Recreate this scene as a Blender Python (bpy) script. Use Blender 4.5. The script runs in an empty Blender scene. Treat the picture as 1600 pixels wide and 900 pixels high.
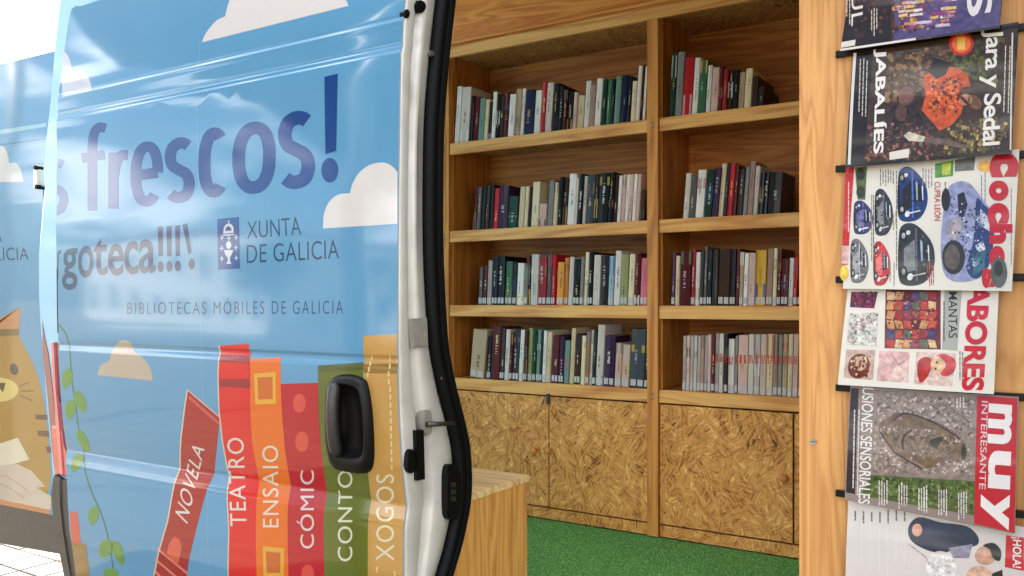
import bpy, bmesh, math, random
from mathutils import Vector, Matrix
random.seed(7)
scene = bpy.context.scene
col = scene.collection
R = math.radians

# ------------------------------------------------------------------ camera
CAMZ = 1.42                      # eye height above the pavement
FOC, CX, HY = 1336.0, 800.0, 470.0   # focal length, centre column and horizon row in a 1600 px wide frame
YAW = R(32.5)
SN, CS = math.sin(YAW), math.cos(YAW)
cam_d = bpy.data.cameras.new('camera')
cam = bpy.data.objects.new('camera', cam_d); col.objects.link(cam)
cam.location = (0, 0, CAMZ); cam.rotation_euler = (R(90), 0, YAW)
cam_d.sensor_width = 36; cam_d.lens = 36*FOC/1600; cam_d.shift_y = (HY-450)/1600
cam_d.clip_start = 0.05; cam_d.clip_end = 2000
scene.camera = cam

# ------------------------------------------------------------------ sky, sun, exposure
SUN_EL, SUN_AZ = R(43), R(25)    # azimuth measured from +Y (behind the van) towards -X (its rear)
w = bpy.data.worlds.new('World'); scene.world = w; w.use_nodes = True
nt = w.node_tree; nt.nodes.clear()
out = nt.nodes.new('ShaderNodeOutputWorld'); bg = nt.nodes.new('ShaderNodeBackground')
sky = nt.nodes.new('ShaderNodeTexSky'); sky.sky_type = 'NISHITA'; sky.sun_disc = False
sky.sun_elevation = SUN_EL; sky.sun_rotation = -SUN_AZ; sky.air_density = 1.0; sky.dust_density = 1.5
tc = nt.nodes.new('ShaderNodeTexCoord'); mp = nt.nodes.new('ShaderNodeMapping')
mp.inputs['Scale'].default_value = (1, 1, 2.2)
nz = nt.nodes.new('ShaderNodeTexNoise'); nz.inputs['Scale'].default_value = 5.5; nz.inputs['Detail'].default_value = 6; nz.inputs['Roughness'].default_value = .55
cr = nt.nodes.new('ShaderNodeValToRGB'); cr.color_ramp.elements[0].position = .49; cr.color_ramp.elements[1].position = .60
mx = nt.nodes.new('ShaderNodeMix'); mx.data_type = 'RGBA'
mx.inputs[7].default_value = (19, 18.8, 18.8, 1)
L = nt.links.new
L(tc.outputs['Generated'], mp.inputs[0]); L(mp.outputs[0], nz.inputs['Vector']); L(nz.outputs['Fac'], cr.inputs[0])
L(cr.outputs[0], mx.inputs[0]); L(sky.outputs[0], mx.inputs[6]); L(mx.outputs[2], bg.inputs[0]); L(bg.outputs[0], out.inputs[0])
bg.inputs[1].default_value = 0.09
sl = bpy.data.lights.new('sun', 'SUN'); sl.energy = 5.0; sl.angle = R(.53); sl.color = (1, .93, .83)
so = bpy.data.objects.new('sun', sl); col.objects.link(so)
sdir = Vector((-math.sin(SUN_AZ)*math.cos(SUN_EL), math.cos(SUN_AZ)*math.cos(SUN_EL), math.sin(SUN_EL)))
so.rotation_euler = sdir.to_track_quat('Z', 'Y').to_euler(); so.location = sdir*30
vs = scene.view_settings; vs.view_transform = 'Standard'; vs.look = 'None'; vs.gamma = 1; vs.use_curve_mapping = False
vs.exposure = 2.32
scene.cycles.use_denoising = True
scene.cycles.max_bounces = 8; scene.cycles.diffuse_bounces = 6

# ------------------------------------------------------------------ measuring helpers
def ray(x, y):
    u = x-CX
    return Vector((-SN*FOC+CS*u, CS*FOC+SN*u, HY-y))
def at(x, y, Y):
    """point on the upright plane at depth Y (metres in front of the photographer, across the van) on the sight line of a photo pixel"""
    r = ray(x, y); t = Y/r.y
    return Vector((r.x*t, Y, CAMZ+r.z*t))
def on(x, y, prof):
    Y = prof(CAMZ)
    for _ in range(6):
        p = at(x, y, Y); Y = prof(p.z)
    return Vector((p.x, Y, p.z))
def lin(c):
    f = lambda v: v/12.92 if v <= .04045 else ((v+.055)/1.055)**2.4
    return tuple(f(v/255) for v in c)
def catmull(pts, n=5, closed=False):
    P = [Vector((p[0], p[1], 0)) for p in pts]; res = []; m = len(P)
    for i in range(m if closed else m-1):
        if closed: p0, p1, p2, p3 = P[i-1], P[i], P[(i+1) % m], P[(i+2) % m]
        else: p0, p1, p2, p3 = P[max(i-1, 0)], P[i], P[i+1], P[min(i+2, m-1)]
        for k in range(n):
            t = k/n
            q = .5*((2*p1)+(p2-p0)*t+(2*p0-5*p1+4*p2-p3)*t*t+(3*p1-p0-3*p2+p3)*t**3)
            res.append((q.x, q.y))
    if not closed: res.append(tuple(pts[-1]))
    return res
def interp(tab, v):
    if v <= tab[0][0]: return tab[0][1]+(tab[1][1]-tab[0][1])/(tab[1][0]-tab[0][0])*(v-tab[0][0])
    for (a, b), (c, d) in zip(tab, tab[1:]):
        if v <= c: return b+(d-b)*(v-a)/(c-a)
    (a, b), (c, d) = tab[-2:]
    return d+(d-b)/(c-a)*(v-c)

# ------------------------------------------------------------------ object helpers
def tag(o, label=None, cat=None, group=None, kind=None):
    if label: o['label'] = label
    if cat: o['category'] = cat
    if group: o['group'] = group
    if kind: o['kind'] = kind
    return o
def empty(name, loc=(0, 0, 0), label=None, cat=None, group=None):
    o = bpy.data.objects.new(name, None); col.objects.link(o); o.location = loc; o.empty_display_size = .1
    return tag(o, label, cat, group)
def worldloc(o):
    v = Vector(o.location)
    while o.parent is not None:
        o = o.parent; v = v+Vector(o.location)
    return v
def link(name, me, mat=None, parent=None, loc=None, world=True):
    o = bpy.data.objects.new(name, me); col.objects.link(o)
    if mat and not me.materials: me.materials.append(mat)
    if parent is not None:
        o.parent = parent
        if world: o.location = -pworld(parent)
    if loc is not None: o.location = loc
    return o
def pworld(o):
    v = Vector((0, 0, 0))
    while o is not None:
        v = v+Vector(o.location); o = o.parent
    return v
def bm_obj(name, bm, mat=None, parent=None, smooth=False, loc=None, world=True, recalc=True):
    if recalc: bmesh.ops.recalc_face_normals(bm, faces=bm.faces)
    me = bpy.data.meshes.new(name); bm.to_mesh(me); bm.free()
    if smooth:
        for p in me.polygons: p.use_smooth = True
    return link(name, me, mat, parent, loc, world)
def add_box(bm, x0, x1, y0, y1, z0, z1, bev=0.0):
    vs_ = [bm.verts.new(p) for p in ((x0,y0,z0),(x1,y0,z0),(x1,y1,z0),(x0,y1,z0),(x0,y0,z1),(x1,y0,z1),(x1,y1,z1),(x0,y1,z1))]
    fs = [bm.faces.new([vs_[i] for i in f]) for f in ((3,2,1,0),(4,5,6,7),(0,1,5,4),(1,2,6,5),(2,3,7,6),(3,0,4,7))]
    if bev:
        es = list({e for f in fs for e in f.edges})
        bmesh.ops.bevel(bm, geom=es, offset=bev, segments=2, affect='EDGES', profile=.6)
def box(name, x0, x1, y0, y1, z0, z1, mat, parent=None, bev=0.0):
    bm = bmesh.new(); add_box(bm, x0, x1, y0, y1, z0, z1, bev)
    return bm_obj(name, bm, mat, parent)
def add_loft(bm, loops, closed=True, cap0=False, cap1=False):
    V = [[bm.verts.new(p) for p in lp] for lp in loops]
    n = len(V[0])
    for a, b in zip(V, V[1:]):
        for i in range(n if closed else n-1):
            j = (i+1) % n
            bm.faces.new((a[i], a[j], b[j], b[i]))
    if cap0: bm.faces.new(V[0][::-1])
    if cap1: bm.faces.new(V[-1])
def add_tube(bm, pts, r, n=8, ry=None, cap=True):
    pts = [Vector(p) for p in pts]; loops = []
    for i, p in enumerate(pts):
        t = (pts[min(i+1, len(pts)-1)]-pts[max(i-1, 0)]).normalized()
        up = Vector((1, 0, 0)) if abs(t.x) < .9 else Vector((0, 1, 0))
        a = t.cross(up).normalized(); b = t.cross(a).normalized()
        rr = r[i] if isinstance(r, (list, tuple)) else r
        r2 = (ry[i] if isinstance(ry, (list, tuple)) else ry) if ry else rr
        loops.append([p+a*math.cos(2*math.pi*k/n)*rr+b*math.sin(2*math.pi*k/n)*r2 for k in range(n)])
    add_loft(bm, loops, True, cap, cap)
def prism(bm, pts, y0, y1, bev=0):
    """outline of (x, z) points pushed from depth y0 to depth y1"""
    a = [bm.verts.new((p[0], y0, p[1])) for p in pts]; b = [bm.verts.new((p[0], y1, p[1])) for p in pts]
    f0 = bm.faces.new(a); bm.faces.new(b[::-1])
    for i in range(len(pts)):
        j = (i+1) % len(pts); bm.faces.new((a[j], a[i], b[i], b[j]))
    if bev: bmesh.ops.bevel(bm, geom=list(f0.edges), offset=bev, segments=3, affect='EDGES', profile=.5)
def pxz(pts, Y): return [(p.x, p.z) for p in (at(x, y, Y) for x, y in pts)]

# ------------------------------------------------------------------ materials
def new_mat(name):
    m = bpy.data.materials.new(name); m.use_nodes = True
    return m, m.node_tree, m.node_tree.nodes['Principled BSDF']
def N(nt, t, **kw):
    n = nt.nodes.new(t)
    for k, v in kw.items():
        if k in n.inputs: n.inputs[k].default_value = v
        else: setattr(n, k, v)
    return n
def plain(name, c, rough=.5, spec=.5, metal=0, noise=.06, scale=30, bump=0, coat=0):
    m, nt, b = new_mat(name)
    c = lin(c) if max(c) > 1 else c
    g = N(nt, 'ShaderNodeNewGeometry'); n = N(nt, 'ShaderNodeTexNoise', Scale=scale, Detail=4.0)
    r = N(nt, 'ShaderNodeValToRGB')
    r.color_ramp.elements[0].position = .3; r.color_ramp.elements[1].position = .7
    r.color_ramp.elements[0].color = tuple(v*(1-noise*2) for v in c)+(1,); r.color_ramp.elements[1].color = tuple(min(1, v*(1+noise)) for v in c)+(1,)
    nt.links.new(g.outputs['Position'], n.inputs['Vector']); nt.links.new(n.outputs['Fac'], r.inputs[0]); nt.links.new(r.outputs[0], b.inputs['Base Color'])
    b.inputs['Roughness'].default_value = rough; b.inputs['Specular IOR Level'].default_value = spec; b.inputs['Metallic'].default_value = metal
    b.inputs['Coat Weight'].default_value = coat
    if bump:
        bp = N(nt, 'ShaderNodeBump', Strength=bump, Distance=.002); nt.links.new(n.outputs['Fac'], bp.inputs['Height']); nt.links.new(bp.outputs[0], b.inputs['Normal'])
    return m
def printed(name, rough, coat, wav=0.0, dirt=.05, ink=1.0, scale=9.0):
    """surface whose flat print comes from the ink colour stored on its faces"""
    m, nt, b = new_mat(name)
    a = N(nt, 'ShaderNodeAttribute', attribute_name='ink')
    g = N(nt, 'ShaderNodeNewGeometry'); n = N(nt, 'ShaderNodeTexNoise', Scale=scale, Detail=6.0)
    nt.links.new(g.outputs['Position'], n.inputs['Vector'])
    mr = N(nt, 'ShaderNodeMapRange'); mr.inputs[3].default_value = 1-dirt*1.6; mr.inputs[4].default_value = 1+dirt
    nt.links.new(n.outputs['Fac'], mr.inputs[0])
    mu = N(nt, 'ShaderNodeVectorMath', operation='SCALE'); mr.inputs[3].default_value *= ink; mr.inputs[4].default_value *= ink; nt.links.new(a.outputs['Color'], mu.inputs[0]); nt.links.new(mr.outputs[0], mu.inputs['Scale'])
    nt.links.new(mu.outputs[0], b.inputs['Base Color'])
    b.inputs['Roughness'].default_value = rough; b.inputs['Specular IOR Level'].default_value = .12; b.inputs['Coat Weight'].default_value = coat; b.inputs['Coat Roughness'].default_value = .06; b.inputs['Coat IOR'].default_value = 1.55
    if wav:
        n2 = N(nt, 'ShaderNodeTexNoise', Scale=2.6, Detail=.5); mp = N(nt, 'ShaderNodeMapping'); mp.inputs['Scale'].default_value = (.5, 1, 1.5)
        nt.links.new(g.outputs['Position'], mp.inputs[0]); nt.links.new(mp.outputs[0], n2.inputs['Vector'])
        bp = N(nt, 'ShaderNodeBump', Strength=1.0, Distance=wav); nt.links.new(n2.outputs['Fac'], bp.inputs['Height'])
        nt.links.new(bp.outputs[0], b.inputs['Normal']); nt.links.new(bp.outputs[0], b.inputs['Coat Normal'])
    return m
def wood(name, axis, light, dark, fine=1.0, swirl=.5, rough=.5, knots=True):
    """pine or plywood veneer, grain running along one axis"""
    m, nt, b = new_mat(name)
    light, dark = lin(light), lin(dark)
    g = N(nt, 'ShaderNodeNewGeometry'); oi = N(nt, 'ShaderNodeObjectInfo')
    ad = N(nt, 'ShaderNodeVectorMath', operation='MULTIPLY_ADD'); ad.inputs[1].default_value = (7.3, 3.1, 5.7)
    cb = N(nt, 'ShaderNodeCombineXYZ')
    for i in range(3): nt.links.new(oi.outputs['Random'], cb.inputs[i])
    nt.links.new(cb.outputs[0], ad.inputs[0]); nt.links.new(g.outputs['Position'], ad.inputs[2])
    sc = {'X': (.7, 9, 9), 'Y': (9, .7, 9), 'Z': (9, 9, .7)}[axis]
    mp = N(nt, 'ShaderNodeMapping'); mp.inputs['Scale'].default_value = sc; nt.links.new(ad.outputs[0], mp.inputs[0])
    n1 = N(nt, 'ShaderNodeTexNoise', Scale=1.1, Detail=3.0, Distortion=swirl); nt.links.new(mp.outputs[0], n1.inputs['Vector'])
    mm = N(nt, 'ShaderNodeMath', operation='MULTIPLY'); mm.inputs[1].default_value = 13.0; nt.links.new(n1.outputs['Fac'], mm.inputs[0])
    si = N(nt, 'ShaderNodeMath', operation='PINGPONG'); si.inputs[1].default_value = 1.0; nt.links.new(mm.outputs[0], si.inputs[0])
    sc2 = tuple(v*(14 if v > 1 else 3) for v in sc)
    mp2 = N(nt, 'ShaderNodeMapping'); mp2.inputs['Scale'].default_value = sc2; nt.links.new(ad.outputs[0], mp2.inputs[0])
    n2 = N(nt, 'ShaderNodeTexNoise', Scale=1.0, Detail=3.0); nt.links.new(mp2.outputs[0], n2.inputs['Vector'])
    n3 = N(nt, 'ShaderNodeTexNoise', Scale=2.2, Detail=2.0); nt.links.new(ad.outputs[0], n3.inputs['Vector'])
    a1 = N(nt, 'ShaderNodeMath', operation='MULTIPLY_ADD'); a1.inputs[1].default_value = .55; nt.links.new(si.outputs[0], a1.inputs[0])
    a0 = N(nt, 'ShaderNodeMath', operation='MULTIPLY_ADD'); a0.inputs[1].default_value = .7*fine; a0.inputs[2].default_value = -.32*fine; nt.links.new(n2.outputs['Fac'], a0.inputs[0]); nt.links.new(a0.outputs[0], a1.inputs[2])
    a2 = N(nt, 'ShaderNodeMath', operation='MULTIPLY_ADD'); a2.inputs[1].default_value = .5; nt.links.new(n3.outputs['Fac'], a2.inputs[0]); nt.links.new(a1.outputs[0], a2.inputs[2])
    r = N(nt, 'ShaderNodeValToRGB'); e = r.color_ramp.elements
    e[0].position = .15; e[0].color = light+(1,); e[1].position = 1.0; e[1].color = dark+(1,)
    k = e.new(.5); k.color = tuple(.72*p+.28*q for p, q in zip(light, dark))+(1,)
    nt.links.new(a2.outputs[0], r.inputs[0]); nt.links.new(r.outputs[0], b.inputs['Base Color'])
    b.inputs['Roughness'].default_value = rough; b.inputs['Specular IOR Level'].default_value = .35
    bp = N(nt, 'ShaderNodeBump', Strength=.25, Distance=.001); nt.links.new(n2.outputs['Fac'], bp.inputs['Height']); nt.links.new(bp.outputs[0], b.inputs['Normal'])
    return m
def osb(name, tone=1.0):
    m, nt, b = new_mat(name)
    g = N(nt, 'ShaderNodeNewGeometry')
    def flakes(off, cell, ln):
        mp = N(nt, 'ShaderNodeMapping'); mp.inputs['Location'].default_value = off; nt.links.new(g.outputs['Position'], mp.inputs[0])
        nz = N(nt, 'ShaderNodeTexNoise', Scale=14.0, Detail=2.0); nt.links.new(mp.outputs[0], nz.inputs['Vector'])
        mxv = N(nt, 'ShaderNodeVectorMath', operation='MULTIPLY_ADD'); mxv.inputs[1].default_value = (.05, .05, .05)
        nt.links.new(nz.outputs['Color'], mxv.inputs[0]); nt.links.new(mp.outputs[0], mxv.inputs[2])
        v = N(nt, 'ShaderNodeTexVoronoi', Scale=cell, feature='F1'); nt.links.new(mxv.outputs[0], v.inputs['Vector'])
        sp = N(nt, 'ShaderNodeSeparateColor'); nt.links.new(v.outputs['Color'], sp.inputs[0])
        an = N(nt, 'ShaderNodeMath', operation='MULTIPLY_ADD'); an.inputs[1].default_value = 2.7; an.inputs[2].default_value = .2; nt.links.new(sp.outputs[0], an.inputs[0])
        ro = N(nt, 'ShaderNodeVectorRotate', rotation_type='Y_AXIS'); nt.links.new(mp.outputs[0], ro.inputs['Vector']); nt.links.new(an.outputs[0], ro.inputs['Angle'])
        m2 = N(nt, 'ShaderNodeMapping'); m2.inputs['Scale'].default_value = (ln, 60, 185); nt.links.new(ro.outputs[0], m2.inputs[0])
        v2 = N(nt, 'ShaderNodeTexVoronoi', Scale=1.0, feature='F1'); nt.links.new(m2.outputs[0], v2.inputs['Vector'])
        s2 = N(nt, 'ShaderNodeSeparateColor'); nt.links.new(v2.outputs['Color'], s2.inputs[0])
        return s2.outputs[0], sp.outputs[1], v2.outputs['Distance']
    a, ca, da = flakes((0, 0, 0), 27.0, 22); c, cc, dc = flakes((3.3, 1.7, 5.1), 14.0, 12)
    mx = N(nt, 'ShaderNodeMath', operation='MULTIPLY_ADD'); mx.inputs[1].default_value = .55; nt.links.new(a, mx.inputs[0])
    m2 = N(nt, 'ShaderNodeMath', operation='MULTIPLY'); m2.inputs[1].default_value = .3; nt.links.new(c, m2.inputs[0]); nt.links.new(m2.outputs[0], mx.inputs[2])
    m3 = N(nt, 'ShaderNodeMath', operation='MULTIPLY_ADD'); m3.inputs[1].default_value = .2; nt.links.new(ca, m3.inputs[0]); nt.links.new(mx.outputs[0], m3.inputs[2])
    r = N(nt, 'ShaderNodeValToRGB'); e = r.color_ramp.elements
    cs = [(.05, (78, 44, 16)), (.17, (152, 92, 40)), (.45, (194, 132, 64)), (.75, (208, 148, 78)), (.98, (232, 184, 112))]
    e[0].position, e[0].color = cs[0][0], lin(cs[0][1])+(1,); e[1].position, e[1].color = cs[-1][0], lin(cs[-1][1])+(1,)
    for p, c_ in cs[1:-1]:
        q = e.new(p); q.color = lin(c_)+(1,)
    big = N(nt, 'ShaderNodeTexNoise', Scale=7.0, Detail=3.0); nt.links.new(g.outputs['Position'], big.inputs['Vector'])
    m4 = N(nt, 'ShaderNodeMath', operation='MULTIPLY_ADD'); m4.inputs[1].default_value = .5; m4.inputs[2].default_value = -.25; nt.links.new(big.outputs['Fac'], m4.inputs[0])
    m5 = N(nt, 'ShaderNodeMath', operation='ADD'); nt.links.new(m3.outputs[0], m5.inputs[0]); nt.links.new(m4.outputs[0], m5.inputs[1])
    for el in e: el.color = tuple(v*tone for v in el.color[:3])+(1,)
    nt.links.new(m5.outputs[0], r.inputs[0]); nt.links.new(r.outputs[0], b.inputs['Base Color'])
    b.inputs['Roughness'].default_value = .5; b.inputs['Specular IOR Level'].default_value = .3
    bp = N(nt, 'ShaderNodeBump', Strength=.5, Distance=.0015); nt.links.new(m3.outputs[0], bp.inputs['Height']); nt.links.new(bp.outputs[0], b.inputs['Normal'])
    return m
M = {}
M['vinyl'] = printed('printed_vinyl', .3, .68, wav=.0045, ink=.45)
M['paper'] = printed('printed_paper', .42, .25, wav=.0, dirt=.08, ink=.64)
M['photo'] = printed('photo_print', .4, .3, dirt=.55, ink=.72, scale=95.0)
M['bookcloth'] = printed('book_cover', .45, .12, dirt=.1)
M['van_white'] = plain('white_car_paint', (176, 171, 160), .3, .5, noise=.07, scale=16, coat=.5)
M['rubber'] = plain('black_rubber', (3, 3, 3), .6, .15, noise=.2, scale=60, bump=.1)
M['plastic'] = plain('black_plastic', (5, 5, 5), .42, .2, noise=.15, scale=200, bump=.05)
M['bumper'] = plain('grey_bumper_plastic', (66, 60, 53), .5, .4, noise=.1, scale=90, bump=.1)
M['steel'] = plain('zinc_steel', (150, 146, 140), .35, .5, metal=.9, noise=.1, scale=60)
M['dark_steel'] = plain('dark_steel', (70, 66, 60), .4, .5, metal=.7, noise=.1, scale=60)
M['grey_pad'] = plain('grey_plastic_pad', (128, 122, 112), .5, .4, noise=.08, scale=60)
M['lamp_red'] = plain('red_lamp_lens', (104, 4, 10), .08, .6, noise=.08, scale=40, coat=1)
M['lamp_orange'] = plain('coral_lamp_lens', (170, 50, 34), .1, .6, noise=.08, scale=40, coat=1)
M['pages'] = plain('book_pages', (226, 214, 190), .8, .2, noise=.1, scale=300)
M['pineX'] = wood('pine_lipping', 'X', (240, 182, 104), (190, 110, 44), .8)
M['pineZ'] = wood('pine_upright', 'Z', (224, 152, 74), (168, 92, 32), .8)
M['plyX'] = wood('plywood_lengthwise', 'X', (238, 158, 72), (186, 96, 30), .8, .8)
M['plyZ'] = wood('plywood_upright', 'Z', (204, 152, 90), (168, 110, 54), .7, 2.4)
M['plyY'] = wood('plywood_bench_top', 'X', (240, 204, 146), (200, 142, 80), 1.0)
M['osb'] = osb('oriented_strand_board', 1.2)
M['osb_shaded'] = osb('strand_board_shaded', .8)  # darker copy of the strand board, shelf shade put into the colour
M['plyInShaded'] = wood('plywood_lining_shaded', 'Z', (206, 134, 56), (146, 78, 22), .8, 1.0)  # darkened lining: the shade of the bookcase corners is in the colour
M['plyBackShaded'] = wood('plywood_back_shaded', 'X', (200, 128, 54), (140, 74, 22), .8, 1.0)  # back wall toned down too, its shade painted in
M['plyB'] = wood('bench_plywood', 'Z', (230, 170, 92), (184, 114, 48), .5, 1.8)
M['mat_back'] = plain('turf_backing', (96, 150, 76), .9, .1, noise=.15, scale=200)
M['headliner'] = plain('van_lining', (196, 186, 170), .7, .2)
M['tyre'] = plain('tyre_rubber', (26, 26, 26), .8, .2, noise=.2)

# ------------------------------------------------------------------ flat print on real surfaces
_tx = {}
def text_mesh(s, off=0.0, sp=1.0):
    k = (s, off, sp)
    if k in _tx: return _tx[k]
    cu = bpy.data.curves.new('t', 'FONT'); cu.body = s; cu.offset = off; cu.resolution_u = 5; cu.space_character = sp
    ob = bpy.data.objects.new('t', cu); col.objects.link(ob)
    dg = bpy.context.evaluated_depsgraph_get()
    me = bpy.data.meshes.new_from_object(ob.evaluated_get(dg))
    bpy.data.objects.remove(ob); bpy.data.curves.remove(cu)
    V = [(v.co.x, v.co.y) for v in me.vertices]; Fc = [tuple(p.vertices) for p in me.polygons]
    bpy.data.meshes.remove(me)
    x0 = min(v[0] for v in V); x1 = max(v[0] for v in V); y0 = min(v[1] for v in V); y1 = max(v[1] for v in V)
    V = [((x-x0)/(x1-x0), (y-y0)/(y1-y0)) for x, y in V]
    _tx[k] = (V, Fc)
    return _tx[k]
class Print:
    """flat print: shapes given by where they are seen in the photograph, laid on a surface of known depth profile prof(z)"""
    def __init__(s, prof, knots=(), base=0.0):
        s.prof, s.knots, s.base = prof, knots, base; s.items = []; s.clipx = None
    def poly(s, pts, c, layer=1):
        s.items.append(([tuple(p) for p in pts], [tuple(range(len(pts)))], lin(c), layer)); return s
    def ell(s, cx, cy, rx, ry, c, layer=1, rot=0, n=18):
        ca, sa = math.cos(R(rot)), math.sin(R(rot)); P = []
        for k in range(n):
            a = 2*math.pi*k/n; x, y = rx*math.cos(a), ry*math.sin(a); P.append((cx+x*ca-y*sa, cy+x*sa+y*ca))
        return s.poly(P, c, layer)
    def line(s, pts, wd, c, layer=1):
        for (x0, y0), (x1, y1) in zip(pts, pts[1:]):
            d = math.hypot(x1-x0, y1-y0) or 1; nx, ny = -(y1-y0)/d*wd/2, (x1-x0)/d*wd/2; ex, ey = (x1-x0)/d*wd*.25, (y1-y0)/d*wd*.25
            s.poly([(x0+nx-ex, y0+ny-ey), (x1+nx+ex, y1+ny+ey), (x1-nx+ex, y1-ny+ey), (x0-nx-ex, y0-ny-ey)], c, layer)
        return s
    def text(s, t, q, c, layer=2, off=0.0, sp=1.0):
        """q = bottom-left, bottom-right, top-right, top-left of the lettering as seen"""
        V, Fc = text_mesh(t, off, sp); BL, BR, TR, TL = q
        P = [tuple((1-u)*(1-v)*BL[i]+u*(1-v)*BR[i]+u*v*TR[i]+(1-u)*v*TL[i] for i in (0, 1)) for u, v in V]
        s.items.append((P, Fc, lin(c), layer)); return s
    def strip(s, pts, wd, c, layer=2):
        """a smooth band of ink along a path"""
        n = len(pts); A, Bq = [], []
        for i in range(n):
            (xa, ya), (xb, yb) = pts[max(i-1, 0)], pts[min(i+1, n-1)]
            if pts[0] == pts[-1] and i in (0, n-1): (xa, ya), (xb, yb) = pts[-2], pts[1]
            d = math.hypot(xb-xa, yb-ya) or 1; nx, ny = -(yb-ya)/d*wd/2, (xb-xa)/d*wd/2
            A.append((pts[i][0]+nx, pts[i][1]+ny)); Bq.append((pts[i][0]-nx, pts[i][1]-ny))
        s.items.append((A+Bq, [(i, i+1, n+i+1, n+i) for i in range(n-1)], lin(c), layer)); return s
    def words(s, t, q, c, layer=2, off=0.0, sp=1.0):
        """the same lettering as text(), one list of prints per word"""
        V, Fc = text_mesh(t, off, sp); BL, BR, TR, TL = q; n = len(t.split())
        iv = sorted((min(V[i][0] for i in f), max(V[i][0] for i in f)) for f in Fc); gaps, hi = [], 0
        for a, b in iv:
            if a > hi: gaps.append((a-hi, (a+hi)/2))
            hi = max(hi, b)
        cuts = [0]+sorted(m for _, m in sorted(gaps)[-(n-1):])+[1.01]; res = []
        P = [tuple((1-u)*(1-v)*BL[i]+u*(1-v)*BR[i]+u*v*TR[i]+(1-u)*v*TL[i] for i in (0, 1)) for u, v in V]
        for a, b in zip(cuts, cuts[1:]):
            fs = [f for f in Fc if a <= V[f[0]][0] < b]; ids = sorted({i for f in fs for i in f}); mp_ = {k: j for j, k in enumerate(ids)}
            w_ = type(s)(); w_.items.append(([P[i] for i in ids], [tuple(mp_[i] for i in f) for f in fs], lin(c), layer)); res.append(w_)
        return res
    def up(s, t, x0, y0, x1, y1, c, layer=2, off=0.0, sp=1.0, sk=0):
        return s.text(t, ((x1, y1), (x1+sk, y0), (x0+sk, y0), (x0, y1)), c, layer, off, sp)
    def down(s, t, x0, y0, x1, y1, c, layer=2, off=0.0, sp=1.0, sk=0, dy=0):
        return s.text(t, ((x0, y0), (x0+sk, y1), (x1+sk, y1+dy), (x1, y0+dy)), c, layer, off, sp)
    def build(s, name, parent, mat, step=.00015):
        bm = bmesh.new(); lay = bm.loops.layers.float_color.new('ink'); zl = bm.verts.layers.float.new('lay')
        for ki, (P, Fc, c, layer) in enumerate(s.items):
            vv = []
            for x, y in P:
                p = on(x, y, s.prof); v = bm.verts.new((p.x, 0, p.z)); v[zl] = layer; vv.append(v)
            fs = []
            for f in Fc:
                try: fs.append(bm.faces.new([vv[i] for i in f]))
                except ValueError: pass
            for f in fs: f.material_index = ki
        big = [f for f in bm.faces if len(f.verts) > 3]
        for f in big: f.normal_update()
        if big: bmesh.ops.triangulate(bm, faces=big, ngon_method='EAR_CLIP')
        if s.clipx is not None:
            bmesh.ops.bisect_plane(bm, geom=bm.verts[:]+bm.edges[:]+bm.faces[:], plane_co=(s.clipx, 0, 0), plane_no=(1, 0, 0), dist=1e-6, clear_inner=True)
        if s.knots and bm.verts:
            z0 = min(v.co.z for v in bm.verts); z1 = max(v.co.z for v in bm.verts)
            for k in s.knots:
                if z0 < k < z1:
                    bmesh.ops.bisect_plane(bm, geom=bm.verts[:]+bm.edges[:]+bm.faces[:], plane_co=(0, 0, k), plane_no=(0, 0, 1), dist=1e-6)
        bmesh.ops.dissolve_degenerate(bm, dist=3e-5, edges=bm.edges[:])
        tri_ = [f for f in bm.faces if f.calc_area() < 2e-9]
        if tri_: bmesh.ops.delete(bm, geom=tri_, context='FACES_ONLY')
        for v in bm.verts:
            v.co.y = s.prof(v.co.z)-s.base-step*v[zl]
        for f in bm.faces:
            f.normal_update(); f.smooth = True
            cc = s.items[f.material_index][2]+(1,); f.material_index = 0
            for l in f.loops: l[lay] = cc
        bmesh.ops.reverse_faces(bm, faces=[f for f in bm.faces if f.normal.y > 0])
        me = bpy.data.meshes.new(name); bm.to_mesh(me); bm.free()
        nr = []
        for v in me.vertices:
            d = (s.prof(v.co.z+.002)-s.prof(v.co.z-.002))/.004
            nr.append(Vector((0, -1, d)).normalized())
        me.normals_split_custom_set_from_vertices(nr)
        return link(name, me, mat, parent)

# ================================================================== the setting
def ground_mat():
    m, nt, b = new_mat('pale_paving')
    g = N(nt, 'ShaderNodeNewGeometry'); br = N(nt, 'ShaderNodeTexBrick', Scale=1.0)
    br.offset = 0; br.inputs['Brick Width'].default_value = .2; br.inputs['Row Height'].default_value = .2; br.inputs['Mortar Size'].default_value = .007
    br.inputs['Color1'].default_value = lin((142, 131, 112))+(1,); br.inputs['Color2'].default_value = lin((130, 121, 104))+(1,); br.inputs['Mortar'].default_value = lin((50, 46, 42))+(1,)
    n = N(nt, 'ShaderNodeTexNoise', Scale=1.3, Detail=6.0); mu = N(nt, 'ShaderNodeMix', data_type='RGBA', blend_type='MULTIPLY'); mu.inputs[0].default_value = .35
    nt.links.new(g.outputs['Position'], br.inputs['Vector']); nt.links.new(g.outputs['Position'], n.inputs['Vector'])
    nt.links.new(br.outputs['Color'], mu.inputs[6]); nt.links.new(n.outputs['Color'], mu.inputs[7]); nt.links.new(mu.outputs[2], b.inputs['Base Color'])
    b.inputs['Roughness'].default_value = .75
    return m
bm = bmesh.new(); s_ = 300
bm.faces.new([bm.verts.new(p) for p in ((-s_, -s_, -.012), (s_, -s_, -.012), (s_, s_, -.012), (-s_, s_, -.012))])
pave = bm_obj('pavement', bm, ground_mat()); tag(pave, kind='structure')
bm = bmesh.new(); add_box(bm, -.0935, .0935, -.0935, .0935, -.011, 0, .003)
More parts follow.
